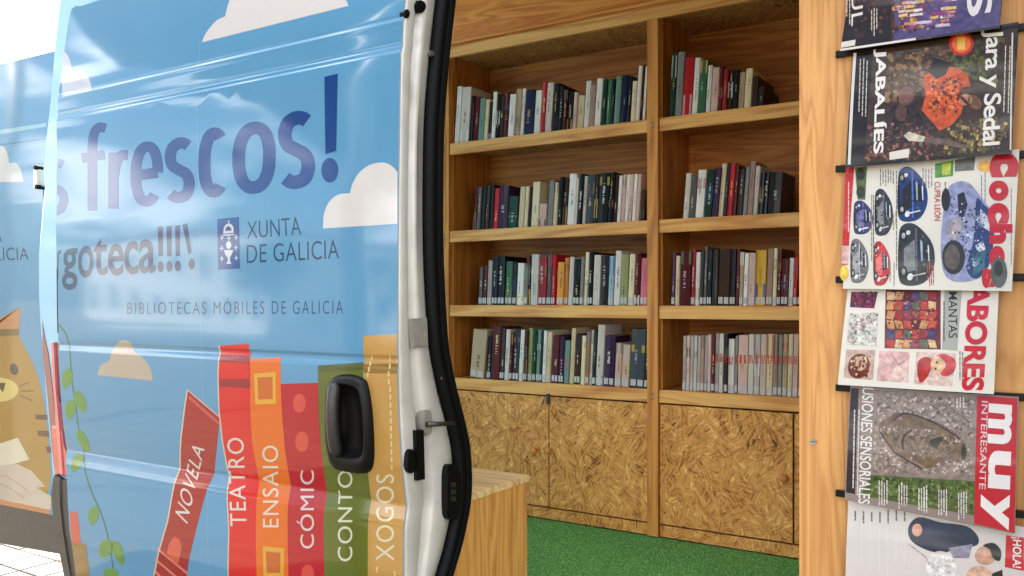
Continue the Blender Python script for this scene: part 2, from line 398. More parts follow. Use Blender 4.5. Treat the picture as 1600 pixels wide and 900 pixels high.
tile0 = bm_obj('paving_stone', bm, plain('paving_stone', (128, 122, 112), .7, .3, noise=.12, scale=14, bump=.2), pave)
tme = tile0.data; first = True
for i in range(18):
    for j in range(13):
        x, y = -7.3+i*.2, 1.9+j*.2
        o = tile0 if first else link('paving_stone', tme, None, pave)
        o.location = (x, y, random.uniform(0, .003)); o.rotation_euler = (random.uniform(-.004, .004), random.uniform(-.004, .004), random.uniform(-.01, .01)); first = False

# ================================================================== the van
VAN_Y = 1.485                   # flank of the van
van = empty('library_van', (-.3, 2.45, 0), 'white library van wrapped in a blue sky print, sliding side door open', 'van')
EDGE_X = -1.138                 # leading edge of the open sliding door
def y_edge(x):
    u = x-CX
    return EDGE_X*(CS*FOC+SN*u)/(-SN*FOC+CS*u)
_raw = [(-60, 639), (-30, 635.5), (0, 632.2), (22, 630.4), (26.5, 630.8), (31, 628.6), (40, 628.8), (64, 627.9), (69, 628.4), (73, 626.8), (76.5, 627.0), (81, 625.2), (120, 624.4), (225, 622.8), (300, 621.6), (400, 621), (520, 620.8), (556, 620.6),
        (560, 622.6), (564, 623.0), (578, 621.2), (581, 621.4), (586, 621.4), (600, 621.6), (640, 622.8), (675, 624.4), (730, 628.2), (762, 631.6), (784, 634.4), (789, 635.4), (792, 635.0), (822, 630.6), (826, 630.9), (834, 630.4), (850, 630.3), (900, 630.4), (960, 632), (1040, 640)]
_tab = []
for y_, x_ in _raw:
    Y_ = y_edge(x_); p_ = at(x_, y_, Y_); _tab.append((p_.z, Y_))
_tab = _tab[::-1]
_raw_skin = lambda z: interp(_tab, z)
_fine = []
z_ = _tab[0][0]-.02
while z_ < _tab[-1][0]+.12:
    _fine.append((z_, (_raw_skin(z_-.002)+2*_raw_skin(z_)+_raw_skin(z_+.002))/4)); z_ += .002
def skin(z):
    k = (z-_fine[0][0])/.002; i = max(0, min(len(_fine)-2, int(k))); t = k-i
    return _fine[i][1]*(1-t)+_fine[i+1][1]*t
KN = sorted(set([round(z, 4) for z, _ in _tab]+[round(z+.002, 4) for z, _ in _tab]+[round(z-.002, 4) for z, _ in _tab]+[.45+.04*i for i in range(52)]))
SKY_BLUE = (104, 172, 214)
ZT, ZB = CAMZ+.850, .50
# ---- sliding door: skin, inner panel, leading edge, seal
left_px = [(118, 9), (112, 14), (109, 24), (106, 40), (98, 100), (92, 150), (89, 230), (88, 300), (88, 400), (90, 480), (91, 530), (92, 560), (95, 620), (99, 660), (104, 700), (104.5, 745), (107, 800), (112, 850), (118, 890), (126, 960)]
lp = [on(x, y, skin) for x, y in left_px]
outline = [(EDGE_X, ZB), (EDGE_X, ZT-.01), (EDGE_X-.01, ZT)] + [(lp[0].x+.03, ZT)] + [(p.x, p.z) for p in lp if p.z > ZB+.01] + [(lp[-1].x+.03, ZB)]
class SkinPrint(Print):
    def __init__(s): Print.__init__(s, skin, KN)
bm = bmesh.new(); lay = bm.loops.layers.float_color.new('ink')
f = bm.faces.new([bm.verts.new((x, 0, z)) for x, z in outline]); f.normal_update()
bmesh.ops.triangulate(bm, faces=[f])
for k in KN: bmesh.ops.bisect_plane(bm, geom=bm.verts[:]+bm.edges[:]+bm.faces[:], plane_co=(0, 0, k), plane_no=(0, 0, 1), dist=1e-6)
for k in [EDGE_X-.1*i for i in range(1, 14)]: bmesh.ops.bisect_plane(bm, geom=bm.verts[:]+bm.edges[:]+bm.faces[:], plane_co=(k, 0, 0), plane_no=(1, 0, 0), dist=1e-6)
for v in bm.verts: v.co.y = skin(v.co.z)
bnd = [e for e in bm.edges if e.is_boundary]           # folded hem round the skin
for e in bnd: e.smooth = False
r_ = bmesh.ops.extrude_edge_only(bm, edges=bnd)
nv_ = {g for g in r_['geom'] if isinstance(g, bmesh.types.BMVert)}
for v in nv_: v.co.y += .012
for f in bm.faces:
    cc = lin((214, 226, 232))+(1,) if any(v in nv_ for v in f.verts) else lin(SKY_BLUE)+(1,)
    for l in f.loops: l[lay] = cc
door = bm_obj('sliding_door', bm, M['vinyl'], van, smooth=True)
door['label'] = 'blue printed sliding door with cartoon books, slid open to the left'
def inset(pts, d):
    cx = sum(p[0] for p in pts)/len(pts); cz = sum(p[1] for p in pts)/len(pts)
    return [(p[0]+(d if p[0] < cx else -d), p[1]+(d if p[1] < cz else -d)) for p in pts]
# leading edge of the door: a painted steel section with a channel, its inner side following the seal
in_px = [(-70, 697), (0, 689), (50, 683), (100, 678), (160, 673), (225, 670), (337, 669), (400, 670), (450, 672), (500, 675), (540, 678), (580, 685), (620, 694), (650, 702), (675, 708), (700, 713), (740, 716), (770, 716), (800, 713), (830, 707), (860, 700), (900, 688), (940, 676), (975, 664)]
innr = []
for y_, x_ in in_px:
    Y_ = y_edge(x_); p_ = at(x_, y_, Y_); innr.append((p_.z, Y_))
innr = innr[::-1]
zs = [ZB+.004+(ZT-.012-ZB)*i/90 for i in range(91)]
inY = {}
_c = catmull(innr, 6)
for z in zs: inY[z] = interp(_c, z)
bm = bmesh.new(); loops = []
for z in zs:
    a = skin(z)+.001; b = inY[z]; wd = b-a
    e = EDGE_X
    ch0, ch1 = a+wd*.30, a+wd*.46           # pressed channel
    dpt = .020+.004*math.sin(z*9)
    if abs(z-(CAMZ+.44)) < .03 or z > CAMZ+.60: dpt = .004
    loops.append([(e-.004, a, z), (e+.001, a+.004, z), (e+.003, a+.010, z), (e+.003, ch0-.006, z), (e+.001, ch0, z), (e-dpt, ch0+.004, z), (e-dpt, ch1-.010, z), (e+.001, ch1+.002, z), (e+.005, ch1+.008, z), (e+.004, b-.045, z), (e-.002, b-.02, z), (e-.012, b-.004, z), (e-.03, b+.006, z), (e-.09, b+.006, z)])
add_loft(bm, loops, closed=False)
bm_obj('edge_panel', bm, M['van_white'], door, smooth=True)['label'] = 'white painted leading edge of the sliding door with a pressed channel'
# rubber seal along the inner side
bm = bmesh.new(); loops = []
for z in zs:
    b = inY[z]; e = EDGE_X-.004
    sec = [(e-.03, b-.004), (e+.004, b-.006), (e+.012, b+.002), (e+.015, b+.012), (e+.010, b+.020), (e+.011, b+.026), (e+.016, b+.033), (e+.012, b+.043), (e-.002, b+.047), (e-.03, b+.045)]
    loops.append([(x, y, z) for x, y in sec])
add_loft(bm, loops, closed=True, cap0=True, cap1=True)
bm_obj('rubber_seal', bm, M['rubber'], door, smooth=True)
# inner panel
bm = bmesh.new(); prism(bm, inset([(p[0]-.02, p[1]) for p in outline], .02), VAN_Y-.045, VAN_Y-.018)
bm_obj('inner_panel', bm, M['van_white'], door)
# fittings on the edge
def edge_pt(x, y, dx=0.0):
    Y = y_edge(x); p = at(x, y, Y); return Vector((EDGE_X+dx, p.y, p.z))
def edge_plate(name, px, mat, d0=-.01, d1=.009, bev=.002, lab=None):
    bm = bmesh.new(); P = [edge_pt(x, y) for x, y in px]
    a = [bm.verts.new((EDGE_X+d1, p.y, p.z)) for p in P]; b = [bm.verts.new((EDGE_X+d0, p.y, p.z)) for p in P]
    f0 = bm.faces.new(a); bm.faces.new(b[::-1])
    for i in range(len(P)):
        j = (i+1) % len(P); bm.faces.new((a[j], a[i], b[i], b[j]))
    if bev: bmesh.ops.bevel(bm, geom=list(f0.edges), offset=bev, segments=2, affect='EDGES')
    o = bm_obj(name, bm, mat, door)
    if lab: o['label'] = lab
    return o
def oval(x0, y0, x1, y1, n=18, p=3.0):
    cx, cy, rx, ry = (x0+x1)/2, (y0+y1)/2, (x1-x0)/2, (y1-y0)/2; res = []
    for k in range(n):
        a = 2*math.pi*k/n; c, s = math.cos(a), math.sin(a)
        res.append((cx+rx*math.copysign(abs(c)**(2/p), c), cy+ry*math.copysign(abs(s)**(2/p), s)))
    return res
edge_plate('buffer_pad', [(636, 499), (661, 496), (663, 540), (640, 544)], M['grey_pad'], d1=.012, lab='grey square buffer pad on the door edge')
edge_plate('guide_hole', oval(645, 1, 662, 21, p=2), M['rubber'], d1=.008, lab='round black hole at the top of the door edge')
edge_plate('guide_hole', oval(630, 15, 638, 29, p=2), M['rubber'], d1=.006)
edge_plate('latch_cover', [(643, 672), (655, 671), (657, 748), (645, 750)], M['plastic'], d1=.014, lab='black upright bar on the door edge')
edge_plate('latch_knob', oval(630, 701, 643, 739, p=2.6), M['plastic'], d1=.012)
edge_plate('lock_housing', oval(687, 724, 708, 811, p=4), M['plastic'], d1=.022, bev=.004, lab='black rounded lock housing low on the door edge')
for k in range(3):
    edge_plate('lock_tooth', [(692, 752+k*11), (699, 752+k*11), (699, 759+k*11), (692, 759+k*11)], M['dark_steel'], d0=.018, d1=.0235, bev=0)
edge_plate('striker_plate', oval(656, 640, 670, 680, p=3), M['grey_pad'], d1=.011)
bm = bmesh.new(); c0 = edge_pt(656, 662, .02); c1 = edge_pt(690, 660, .035)
add_tube(bm, [c0, c0.lerp(c1, .5), c1], [.006, .005, .004], 10); bm_obj('striker_pin', bm, M['dark_steel'], door, smooth=True)

for x_, y_ in ((676, 452), (690, 590), (672, 84)):
    edge_plate('bolt_head', oval(x_-4, y_-5, x_+4, y_+5, 8, 2), M['steel'], d1=.0065, bev=.001)
# ---- outside door handle (a cup with an upright grip)
hx = [(515, 640), (516, 610), (521, 595), (533, 588), (552, 588), (568, 594), (575, 604), (581, 640), (584, 690), (583, 722), (576, 735), (560, 737), (535, 733), (524, 726), (519, 710), (515, 680)]
hx = catmull(hx, 3, True)
hc = (sum(p[0] for p in hx)/len(hx), sum(p[1] for p in hx)/len(hx))
def hloop(s, d, sy=None, dx=0, dy=0):
    res = []
    for x, y in hx:
        p = on(hc[0]+dx+(x-hc[0])*s, hc[1]+dy+(y-hc[1])*(sy or s), skin); res.append((p.x, p.y-d, p.z))
    return res
bm = bmesh.new()
add_loft(bm, [hloop(1.04, -.004), hloop(1.03, .004), hloop(1.0, .011), hloop(.95, .017), hloop(.88, .020), hloop(.80, .020, .80, 1, -4), hloop(.74, .016, .74, 1, -5), hloop(.70, .004, .70, 1, -6), hloop(.3, .003, .4, 1, -6)], True, True, True)
hnd = bm_obj('door_handle', bm, M['plastic'], door, smooth=True); hnd['label'] = 'black plastic handle cup on the green and gold painted books'
bm = bmesh.new(); pts = []
for k in range(13):
    t = k/12; p = on(533+3*t, 597+112*t, skin); pts.append((p.x, p.y-.014-.016*math.sin(math.pi*min(1, max(0, t)))**.5, p.z))
add_tube(bm, pts, [.009]+[.014]*11+[.009], 10, ry=[.009]+[.014]*11+[.009])
bm_obj('handle_grip', bm, plain('grip_plastic', (40, 37, 34), .4, .5, noise=.1, scale=120), door, smooth=True)

# ---- print on the sliding door
WHITE = (246, 240, 234)
clouds = [
 ([[(316, 66), (320, 55), (329, 42), (340, 31), (352, 25.5)], [(352, 25.5), (355, 12), (361, -4), (376, -28), (402, -46), (440, -52), (478, -44), (503, -20)], [(503, -20), (530, -16), (545, 9)]], WHITE),
 ([[(505, 357), (506, 336), (514, 316), (529, 304), (547, 302)], [(547, 302), (551, 287), (562, 269), (580, 257), (600, 254), (613, 260), (621, 269)], [(621, 269), (621, 349.5)]], WHITE),
 ([[(97, 152), (97.5, 78)], [(97.5, 78), (104, 84), (110, 96), (114, 117)], [(114, 117), (124, 108), (134, 114), (141, 128), (143, 141)]], (226, 230, 238)),
 ([[(152, 586), (157, 572), (171, 563)], [(171, 563), (177, 545), (190, 532), (203, 535), (212, 551)], [(212, 551), (224, 560), (235, 576), (239, 595)]], (206, 190, 168))]
for arcs, k in clouds:
    pts = []
    for a_ in arcs: pts += catmull(a_, 6)[:-1]
    pts.append(arcs[-1][-1])
    SkinPrint().poly(pts, k, 1).build('cloud_print', door, M['vinyl'])
NAVY = (0, 70, 146)
lt = [('s', 58, 248, 107, 338), ('f', 124, 193, 171, 329), ('r', 168, 235, 206, 327), ('e', 204, 221, 255, 323), ('s', 257, 215, 305, 317), ('c', 310, 199, 359, 309), ('o', 363, 190, 431, 303), ('s', 434, 174, 493, 295)]
def arc(a0, a1, n=22, p=2.3):
    res = []
    for k in range(n+1):
        a = R(a0+(a1-a0)*k/n); c, s2 = math.cos(a), math.sin(a)
        res.append((.5+.5*math.copysign(abs(c)**(2/p), c), .5-.5*math.copysign(abs(s2)**(2/p), s2)))
    return res
GLY = {'o': [arc(0, 360, 40)], 'c': [arc(52, 308, 30)], 'e': [arc(0, 312, 36), [(.04, .5), (1, .5)]],
       's': [catmull([(.93, .07), (.72, .01), (.42, 0), (.12, .07), (.01, .24), (.14, .40), (.5, .50), (.86, .60), (.99, .77), (.86, .94), (.56, 1), (.26, .99), (.03, .92)], 4)],
       'f': [catmull([(.40, 1.06), (.40, .6), (.40, .22), (.52, .05), (.76, 0), (1.05, .03)], 5), [(-.12, .36), (1.0, .36)]], 'r': [[(.06, -.08), (.06, 1.08)], catmull([(.10, .40), (.28, .12), (.6, .01), (1.08, .02)], 5)]}
def bold(P, t, x0, y0, x1, y1, c, wd, layer=2):
    """one letter drawn as bands of even width inside its box; its top and foot run with the length of the door"""
    h = wd/2
    for st in GLY[t]:
        pts = []
        for u, v in st:
            x = x0+h+(x1-x0-wd)*u; xc = (x0+x1)/2
            k = ((y0+(y1-y0)*v)-HY)/(xc+1297)*(x-xc)
            pts.append((x, y0+h+(y1-y0-wd)*v+k))
        P.strip(pts, wd, c, layer+(.3 if len(st) == 2 else 0))
def letter(P, t, x0, y0, x1, y1, c, off, layer=2):
    """one upright letter inside its box; top and bottom follow the direction of the door's length"""
    w_ = (x1-x0)/2
    k0 = (y0-HY)/((x0+x1)/2+1297)*w_; k1 = (y1-HY)/((x0+x1)/2+1297)*w_
    P.text(t, ((x0, y1-k1), (x1, y1+k1), (x1, y0+k0), (x0, y0-k0)), c, layer, off)
for t, x0, y0, x1, y1 in lt:
    P = SkinPrint()
    if x0 == 58: P.clipx = on(89.5, 300, skin).x
    bold(P, t, x0, y0, x1, y1, NAVY, 13.5+(x0-58)*.021)
    P.build('letter', door, M['vinyl'])
SkinPrint().poly([(507, 120), (528, 115), (525.5, 236), (508.5, 241)], NAVY, 2).ell(515.5, 266, 13.5, 19.5, NAVY, 2).build('letter', door, M['vinyl'])
MIDB = (0, 66, 116)
for t, x0, y0, x1, y1 in [('g', 97, 388, 121, 453), ('o', 122, 384, 146, 434), ('t', 146, 372, 168, 430), ('e', 169, 381, 193, 431), ('c', 194, 377, 216, 429), ('a', 217, 374, 243, 427)]:
    P = SkinPrint(); letter(P, t, x0, y0, x1, y1, MIDB, .014); P.build('letter', door, M['vinyl'])
SkinPrint().poly([(90, 392), (96, 390), (95, 396), (92, 398), (91, 436), (89.5, 436)], MIDB, 2).build('letter', door, M['vinyl'])
for x in (246.5, 260, 273.5):
    SkinPrint().poly([(x, 354-(x-246)*.06), (x+8, 353.5-(x-246)*.06), (x+7.6, 400), (x+1.2, 400.5)], MIDB, 2).ell(x+4.5, 417-(x-246)*.05, 4.8, 8.5, MIDB, 2).build('letter', door, M['vinyl'])
SkinPrint().poly([(285, 351), (292.5, 349), (299.5, 394), (294.5, 398)], MIDB, 2).ell(299.5, 412.5, 5, 8.5, MIDB, 2).build('letter', door, M['vinyl'])
# crest: blue field, crown, chalice and crosses
P = SkinPrint().poly([(339.5, 342), (373.5, 339), (375, 419.5), (341, 421.5)], (0, 88, 162), 2)
W2 = (226, 234, 242)
P.poly([(349, 365), (350, 356), (353, 351), (357.5, 349), (362, 350.5), (365, 355), (365.5, 364)], W2, 3).poly([(352, 361), (353, 356), (357, 353), (361, 356), (362.5, 360)], (0, 88, 162), 4).line([(349, 367.5), (366, 366.5)], 1.8, W2, 3).line([(357.5, 345), (357.5, 350)], 1.6, W2, 3)
P.ell(357.5, 383, 4.2, 6, W2, 3).poly([(350, 391), (365, 390.5), (361.5, 399), (359.5, 402), (359.5, 408), (362, 412), (353.5, 412.5), (356, 408), (356, 402), (353, 399)], W2, 3)
for cx, cy in [(347, 371.5), (369, 371), (346.5, 388), (369, 387), (347, 404), (369.5, 403), (357.8, 372)]:
    P.line([(cx-2.6, cy), (cx+2.6, cy)], 1.5, W2, 3).line([(cx, cy-3.6), (cx, cy+3.6)], 1.5, W2, 3)
P.build('crest_emblem', door, M['vinyl'])
GB = (20, 80, 124)
SkinPrint().text('XUNTA', ((386, 373), (471, 367), (469, 338.5), (386, 346.5)), GB, 2, -.004, 1.05).build('lettering', door, M['vinyl'])
for w_ in SkinPrint().words('DE GALICIA', ((385.5, 411.5), (530, 404), (529, 374.5), (385.5, 382.5)), GB, 2, -.004, 1.05): w_.build('lettering', door, M['vinyl'])
for w_ in SkinPrint().words('BIBLIOTECAS MÓBILES DE GALICIA', ((199, 491), (536, 490.5), (536, 464), (199, 467.5)), GB, 2, -.008, 1.3): w_.build('lettering', door, M['vinyl'])
# vine
stem = catmull([(92, 507), (104, 524), (109, 548), (111, 578), (114, 606), (119, 640), (124, 676), (131, 703), (133, 735), (143, 768), (155, 795), (164, 820), (171, 850), (177, 890), (181, 925)], 4)
vine = SkinPrint().line(stem, 2.2, (82, 140, 96), 2)
for cx, cy, rx, ry, ro in [(105, 592, 8, 16, 12), (126, 628, 8, 18, -22), (110, 640, 8, 15, 8), (131, 690, 7, 19, -28), (120, 723, 8, 16, 22), (146, 806, 8, 15, 10), (165, 858, 10, 15, 20), (185, 864, 8, 20, -22), (173, 898, 12, 10, 0)]:
    P_ = [];
    for k in range(16):
        a = 2*math.pi*k/16; x_, y_ = rx*math.cos(a)*(1-.25*math.sin(a)), ry*math.sin(a); c_, s2 = math.cos(R(ro)), math.sin(R(ro))
        P_.append((cx+x_*c_-y_*s2, cy+x_*s2+y_*c_))
    vine.poly(P_, (112, 168, 66), 3)
vine.build('vine_print', door, M['vinyl'])
# painted books
BK = {}
PALE = (246, 214, 190)
def pbook(pts, c, edge=None):
    P = SkinPrint()
    P.poly(pts, c, 2); return P
nov = [(293.5, 609), (344, 652), (339, 700), (334, 742), (292, 900), (286, 925), (235, 925), (243, 895), (262, 815), (282, 700)]
P = pbook(nov, (186, 16, 22)); P.line([(296, 621), (343, 662)], 4, (222, 96, 84), 3)
P.line([(293, 609), (282, 700), (262, 815), (236, 925)], 2.2, PALE, 4).line([(293, 609), (344, 652)], 1.6, PALE, 4)
P.poly([(261, 867), (264, 850), (272, 838), (281, 843), (284, 856), (281, 870), (278, 884)], (240, 100, 62), 3)
P.line([(246, 857), (293, 896)], 3, (244, 150, 120), 3).line([(243, 874), (280, 905)], 3, (244, 150, 120), 3).line([(241, 891), (255, 905)], 3, (244, 150, 120), 3)
P.text('NOVELA', ((293, 819), (320, 702), (303, 688), (274, 800)), (250, 236, 226), 4, 0, 1.1); P.build('book_print', door, M['vinyl'])
tea = [(343.5, 540), (389, 537), (391, 575), (391.5, 640), (394, 690), (404.5, 762), (403.5, 925), (359, 925), (357.5, 830), (356.5, 735), (348, 690), (342.5, 640), (341, 585)]
P = pbook(tea, (244, 16, 20)); P.poly([(342, 554), (390, 556), (391, 567), (341.5, 565)], (170, 22, 34), 3).poly([(341.5, 592), (391, 592), (391, 607), (341.5, 604)], (170, 22, 34), 3)
P.line([(343, 540), (341, 585), (342.5, 640), (348, 690), (356.5, 735), (358, 830), (359, 925)], 2, PALE, 4)
P.up('TEATRO', 360, 684, 386, 822, (250, 232, 222), 4, 0, 1.1, -5); P.build('book_print', door, M['vinyl'])
ens = [(390, 561), (440, 558), (441, 650), (445, 700), (453.5, 752), (452.5, 925), (403.5, 925), (404.5, 762), (394, 690), (391.5, 640)]
P = pbook(ens, (255, 120, 8))
for a in (([(397, 584), (431, 581), (431.5, 631), (399.5, 632)], [(402.5, 590), (426, 588.5), (426.5, 623.5), (404, 624.5)]), ([(411, 853), (444, 857), (443.5, 915), (413, 915)], [(415.5, 861), (438.5, 863.5), (438, 895), (417, 895)])):
    P.poly(a[0], (250, 186, 60), 3).poly(a[1], (226, 112, 34), 4)
P.up('ENSAIO', 411, 696, 436, 824, (250, 232, 204), 4, 0, 1.1, -1); P.build('book_print', door, M['vinyl'])
com = [(438.5, 600), (497, 598), (499, 650), (502, 700), (508.5, 752), (508, 925), (452.5, 925), (453.5, 752), (445, 700), (441, 650)]
P = pbook(com, (206, 0, 34)); P.ell(468, 630, 10, 15, (240, 84, 70), 3).ell(472, 690, 10.5, 16, (240, 84, 70), 3).ell(481, 897, 10, 15, (240, 84, 70), 3)
P.up('CÓMIC', 464, 735, 491, 857, (250, 226, 220), 4, 0, 1.12); P.build('book_print', door, M['vinyl'])
con = [(497, 571), (568, 566), (570, 640), (572, 690), (577.5, 760), (575.5, 925), (508, 925), (508.5, 752), (502, 700), (498, 650)]
P = pbook(con, (108, 120, 34)); P.poly([(497, 571), (568, 566), (568.5, 578), (497, 582)], (92, 102, 44), 3)
P.up('CONTOS', 528, 716, 551, 877, (240, 240, 206), 4, 0, 1.1); P.build('book_print', door, M['vinyl'])
def redge(y): return interp(_raw, y)-.6
xog = [(568, 525), (redge(522), 522)]+[(redge(y), y) for y in (540, 566, 580, 600, 650, 690, 740, 770, 790, 810, 830, 870, 925)]+[(575.5, 925), (577.5, 760), (572, 690), (570, 640)]
P = pbook(xog, (218, 166, 84)); P.poly([(568.5, 569), (redge(568), 568), (redge(584), 584), (569, 583)], (160, 120, 20), 3)
for i in range(4): P.line([(581-2*i, 556+i*9), (580.5-2*i, 562+i*9)], 2.6, (248, 228, 160), 4)
for i in range(15): P.line([(609-(2 if 1 < i < 4 else 0)+i*.25, 556+i*12.2), (609-(2 if 1 < i < 4 else 0)+i*.25, 563+i*12.2)], 2.4, (248, 228, 160), 4)
for x, y in ((589, 886), (617, 893)): P.line([(x, y), (x+.3, y+8)], 2.4, (248, 228, 160), 4)
P.up('XOGOS', 588, 741, 616, 876, (248, 236, 196), 4, 0, 1.1, 0); P.build('book_print', door, M['vinyl'])
SkinPrint().poly([(109.5, 800), (121.5, 800), (124.5, 830), (127, 850), (113, 850)], (232, 96, 70), 2).poly([(112.5, 850), (134, 850), (139, 888), (141, 930), (124, 930), (117.5, 890)], (172, 132, 60), 3).build('book_print', door, M['vinyl'])
# vertical joint in the vinyl wrap
SkinPrint().line([(313, 60), (311, 300), (315, 560), (328, 900)], 1.0, (136, 186, 216), 1).build('vinyl_seam', door, M['vinyl'])
SkinPrint().line([(89.2, 420), (90, 492), (90.6, 520)], 1.6, (30, 40, 40), 2).build('door_gap_trim', door, M['plastic'])

# ---- body: flank, roof, floor, far side, tail
X_TAIL, X_NOSE, Y_FAR = -2.60, 2.6, 3.40
# flank strip behind the sliding door, its rear edge as seen
rear_px = [(86, 72), (80, 150), (74, 205), (68, 262), (63, 300), (61, 400), (61, 460), (63, 500), (68, 560), (74, 640), (80, 700)]
rp = [at(x, y, VAN_Y-.02) for x, y in rear_px]
fl = [(-1.34, .45), (-1.34, 2.62), (rp[0].x+.06, 2.62)]+[(p.x, p.z) for p in rp]+[(rp[-1].x+.02, .80), (rp[-1].x+.12, .45)]
bm = bmesh.new(); prism(bm, fl, VAN_Y-.02, VAN_Y+.05, .03)
bm_obj('flank_panel', bm, plain('pale_blue_wrap', (128, 172, 196), .3, .4, noise=.03, scale=4, coat=.35), van)
box('flank_panel', .10, X_NOSE, VAN_Y, VAN_Y+.05, .45, 2.62, M['van_white'], van, .01)
box('flank_panel', -1.338, .098, VAN_Y, VAN_Y+.05, 2.30, 2.62, M['van_white'], van)
box('sill_panel', -1.338, .098, VAN_Y-.01, VAN_Y+.06, .30, .53, M['bumper'], van, .01)
bm = bmesh.new(); loops = []
for i in range(13):
    t = i/12; y = VAN_Y+.0+(Y_FAR-VAN_Y)*t; z = 2.625+.16*(1-abs(2*t-1)**4)
    loops.append([(X_TAIL, y, z), (X_NOSE-.4, y, z), (X_NOSE-.4, y, z+.04), (X_TAIL, y, z+.04)])
add_loft(bm, loops, True, True, True); bm_obj('roof', bm, M['van_white'], van, smooth=False)
box('far_wall', X_TAIL, X_NOSE, Y_FAR-.06, Y_FAR, .45, 2.62, M['van_white'], van)
box('floor_plate', X_TAIL+.03, X_NOSE-.2, VAN_Y+.055, Y_FAR-.065, .46, .535, M['van_white'], van)
box('bulkhead', .62, .66, VAN_Y+.055, Y_FAR-.065, .54, 2.62, M['headliner'], van)
box('rear_door_leaf', X_TAIL, X_TAIL+.06, 2.45, Y_FAR-.065, .62, 2.60, M['van_white'], van, .012)
bm = bmesh.new(); prism(bm, [(X_NOSE, .40), (X_NOSE+1.0, .45), (X_NOSE+1.05, 1.05), (X_NOSE+.75, 1.25), (X_NOSE+.05, 2.25), (X_NOSE-.4, 2.62), (X_NOSE, 2.60)], VAN_Y+.02, Y_FAR-.02, .03)
bm_obj('cab', bm, M['van_white'], van)
for wx in (-1.75, 2.2):
    for wy in (VAN_Y+.14, Y_FAR-.14):
        bm = bmesh.new(); lo = []
        for rr, dy in ((.20, -.10), (.31, -.11), (.345, -.085), (.345, .085), (.31, .11), (.20, .10)):
            lo.append([(wx+rr*math.cos(2*math.pi*k/28), wy+dy, .345+rr*math.sin(2*math.pi*k/28)) for k in range(28)])
        add_loft(bm, lo, True); wh = bm_obj('tyre', bm, M['tyre'], van, smooth=True)
        bm = bmesh.new(); lo = []
        for rr, dy in ((.205, -.08), (.18, -.05), (.08, -.07), (.03, -.075)):
            s = 1 if wy < 2.4 else -1
            lo.append([(wx+rr*math.cos(2*math.pi*k/20), wy+dy*s, .345+rr*math.sin(2*math.pi*k/20)) for k in range(20)])
        add_loft(bm, lo, True, False, True); bm_obj('rim', bm, M['steel'], wh, smooth=True)
# tail lamp at the rear corner: dark red body, coral lower lens, pink strip standing in for a highlight
def corner_piece(name, px, Y, d, mat, bev=.006, lab=None):
    bm = bmesh.new(); prism(bm, pxz(px, Y), Y, Y+d, bev); o = bm_obj(name, bm, mat, van, smooth=False)
    if lab: o['label'] = lab
    return o
tl = corner_piece('tail_lamp', [(65, 497), (70, 530), (75, 552), (78, 575), (82, 610), (86, 650), (92, 690), (97, 700), (110, 722), (107, 746), (84.5, 741), (81, 700), (77.5, 660), (73, 610), (67.5, 560), (66, 530)], VAN_Y-.022, .06, M['lamp_red'], .004, 'tall red tail lamp at the rear corner of the van')
bm = bmesh.new(); prism(bm, pxz([(80, 665), (95, 672), (100, 700), (107, 715), (104, 744), (86, 740), (83, 705)], VAN_Y-.030), VAN_Y-.030, VAN_Y-.01, .003); bm_obj('lens', bm, M['lamp_orange'], tl)
bm = bmesh.new(); prism(bm, pxz([(79, 535), (83, 535), (87, 610), (92, 665), (98, 742), (93, 742), (87, 660), (82, 590)], VAN_Y-.034), VAN_Y-.034, VAN_Y-.015, .002); bm_obj('lens_highlight', bm, plain('pink_highlight', (190, 84, 84), .1, .6, coat=1), tl)  # painted highlight on the lens, built as a raised pink strip
bm = bmesh.new(); prism(bm, pxz([(81, 537), (96, 537), (94, 560), (92, 640), (88, 600), (85, 560)], VAN_Y-.027), VAN_Y-.027, VAN_Y-.012, .002); bm_obj('lens', bm, M['lamp_red'], tl)
corner_piece('bumper_corner', [(83, 742), (93.5, 748), (94, 790), (98, 830), (106, 880), (116, 940), (110, 940), (100, 900), (90, 850), (83, 810), (78, 772)], VAN_Y-.035, .10, M['bumper'], .006, 'dark grey bumper corner below the tail lamp')
corner_piece('bumper_corner', [(95, 749), (108, 750), (110, 790), (114, 840), (122, 900), (128, 940), (117.5, 940), (107.5, 880), (99.5, 830), (95.5, 790)], VAN_Y-.030, .10, M['bumper'], .006)
bm = bmesh.new(); add_box(bm, X_TAIL-.12, X_TAIL-.005, VAN_Y+.08, Y_FAR-.08, .38, .60, .03); bm_obj('rear_bumper', bm, M['bumper'], van)

# ---- open rear door leaf with the cat print
RD_Y = 1.515
rprof = lambda z: RD_Y+.03*max(0, (z-1.75))**1.3
rd_px = [(85, 78), (82, 110), (78, 170), (75, 196), (69, 235), (63, 270), (60, 300), (61, 400), (62, 470), (66, 560), (72, 610), (76, 660), (80, 700), (81, 745), (79, 790), (82, 806)]
rp2 = [on(x+7, y, rprof) for x, y in rd_px]
X_FAR_R = -4.05
KR = [.6+.06*i for i in range(30)]
class RearPrint(Print):
    def __init__(s): Print.__init__(s, rprof, KR)
bm = bmesh.new(); lay = bm.loops.layers.float_color.new('ink')
ztop = rp2[0].z+.01; bot_r = on(96, 866, rprof); bot_l = on(0, 849, rprof)
pts = [(p.x, p.z) for p in rp2]+[(bot_r.x, bot_r.z), (bot_l.x, bot_l.z), (X_FAR_R, bot_l.z), (X_FAR_R, ztop+.02)]
f = bm.faces.new([bm.verts.new((x, 0, z)) for x, z in pts]); f.normal_update(); bmesh.ops.triangulate(bm, faces=[f])
for k in KR: bmesh.ops.bisect_plane(bm, geom=bm.verts[:]+bm.edges[:]+bm.faces[:], plane_co=(0, 0, k), plane_no=(0, 0, 1), dist=1e-6)
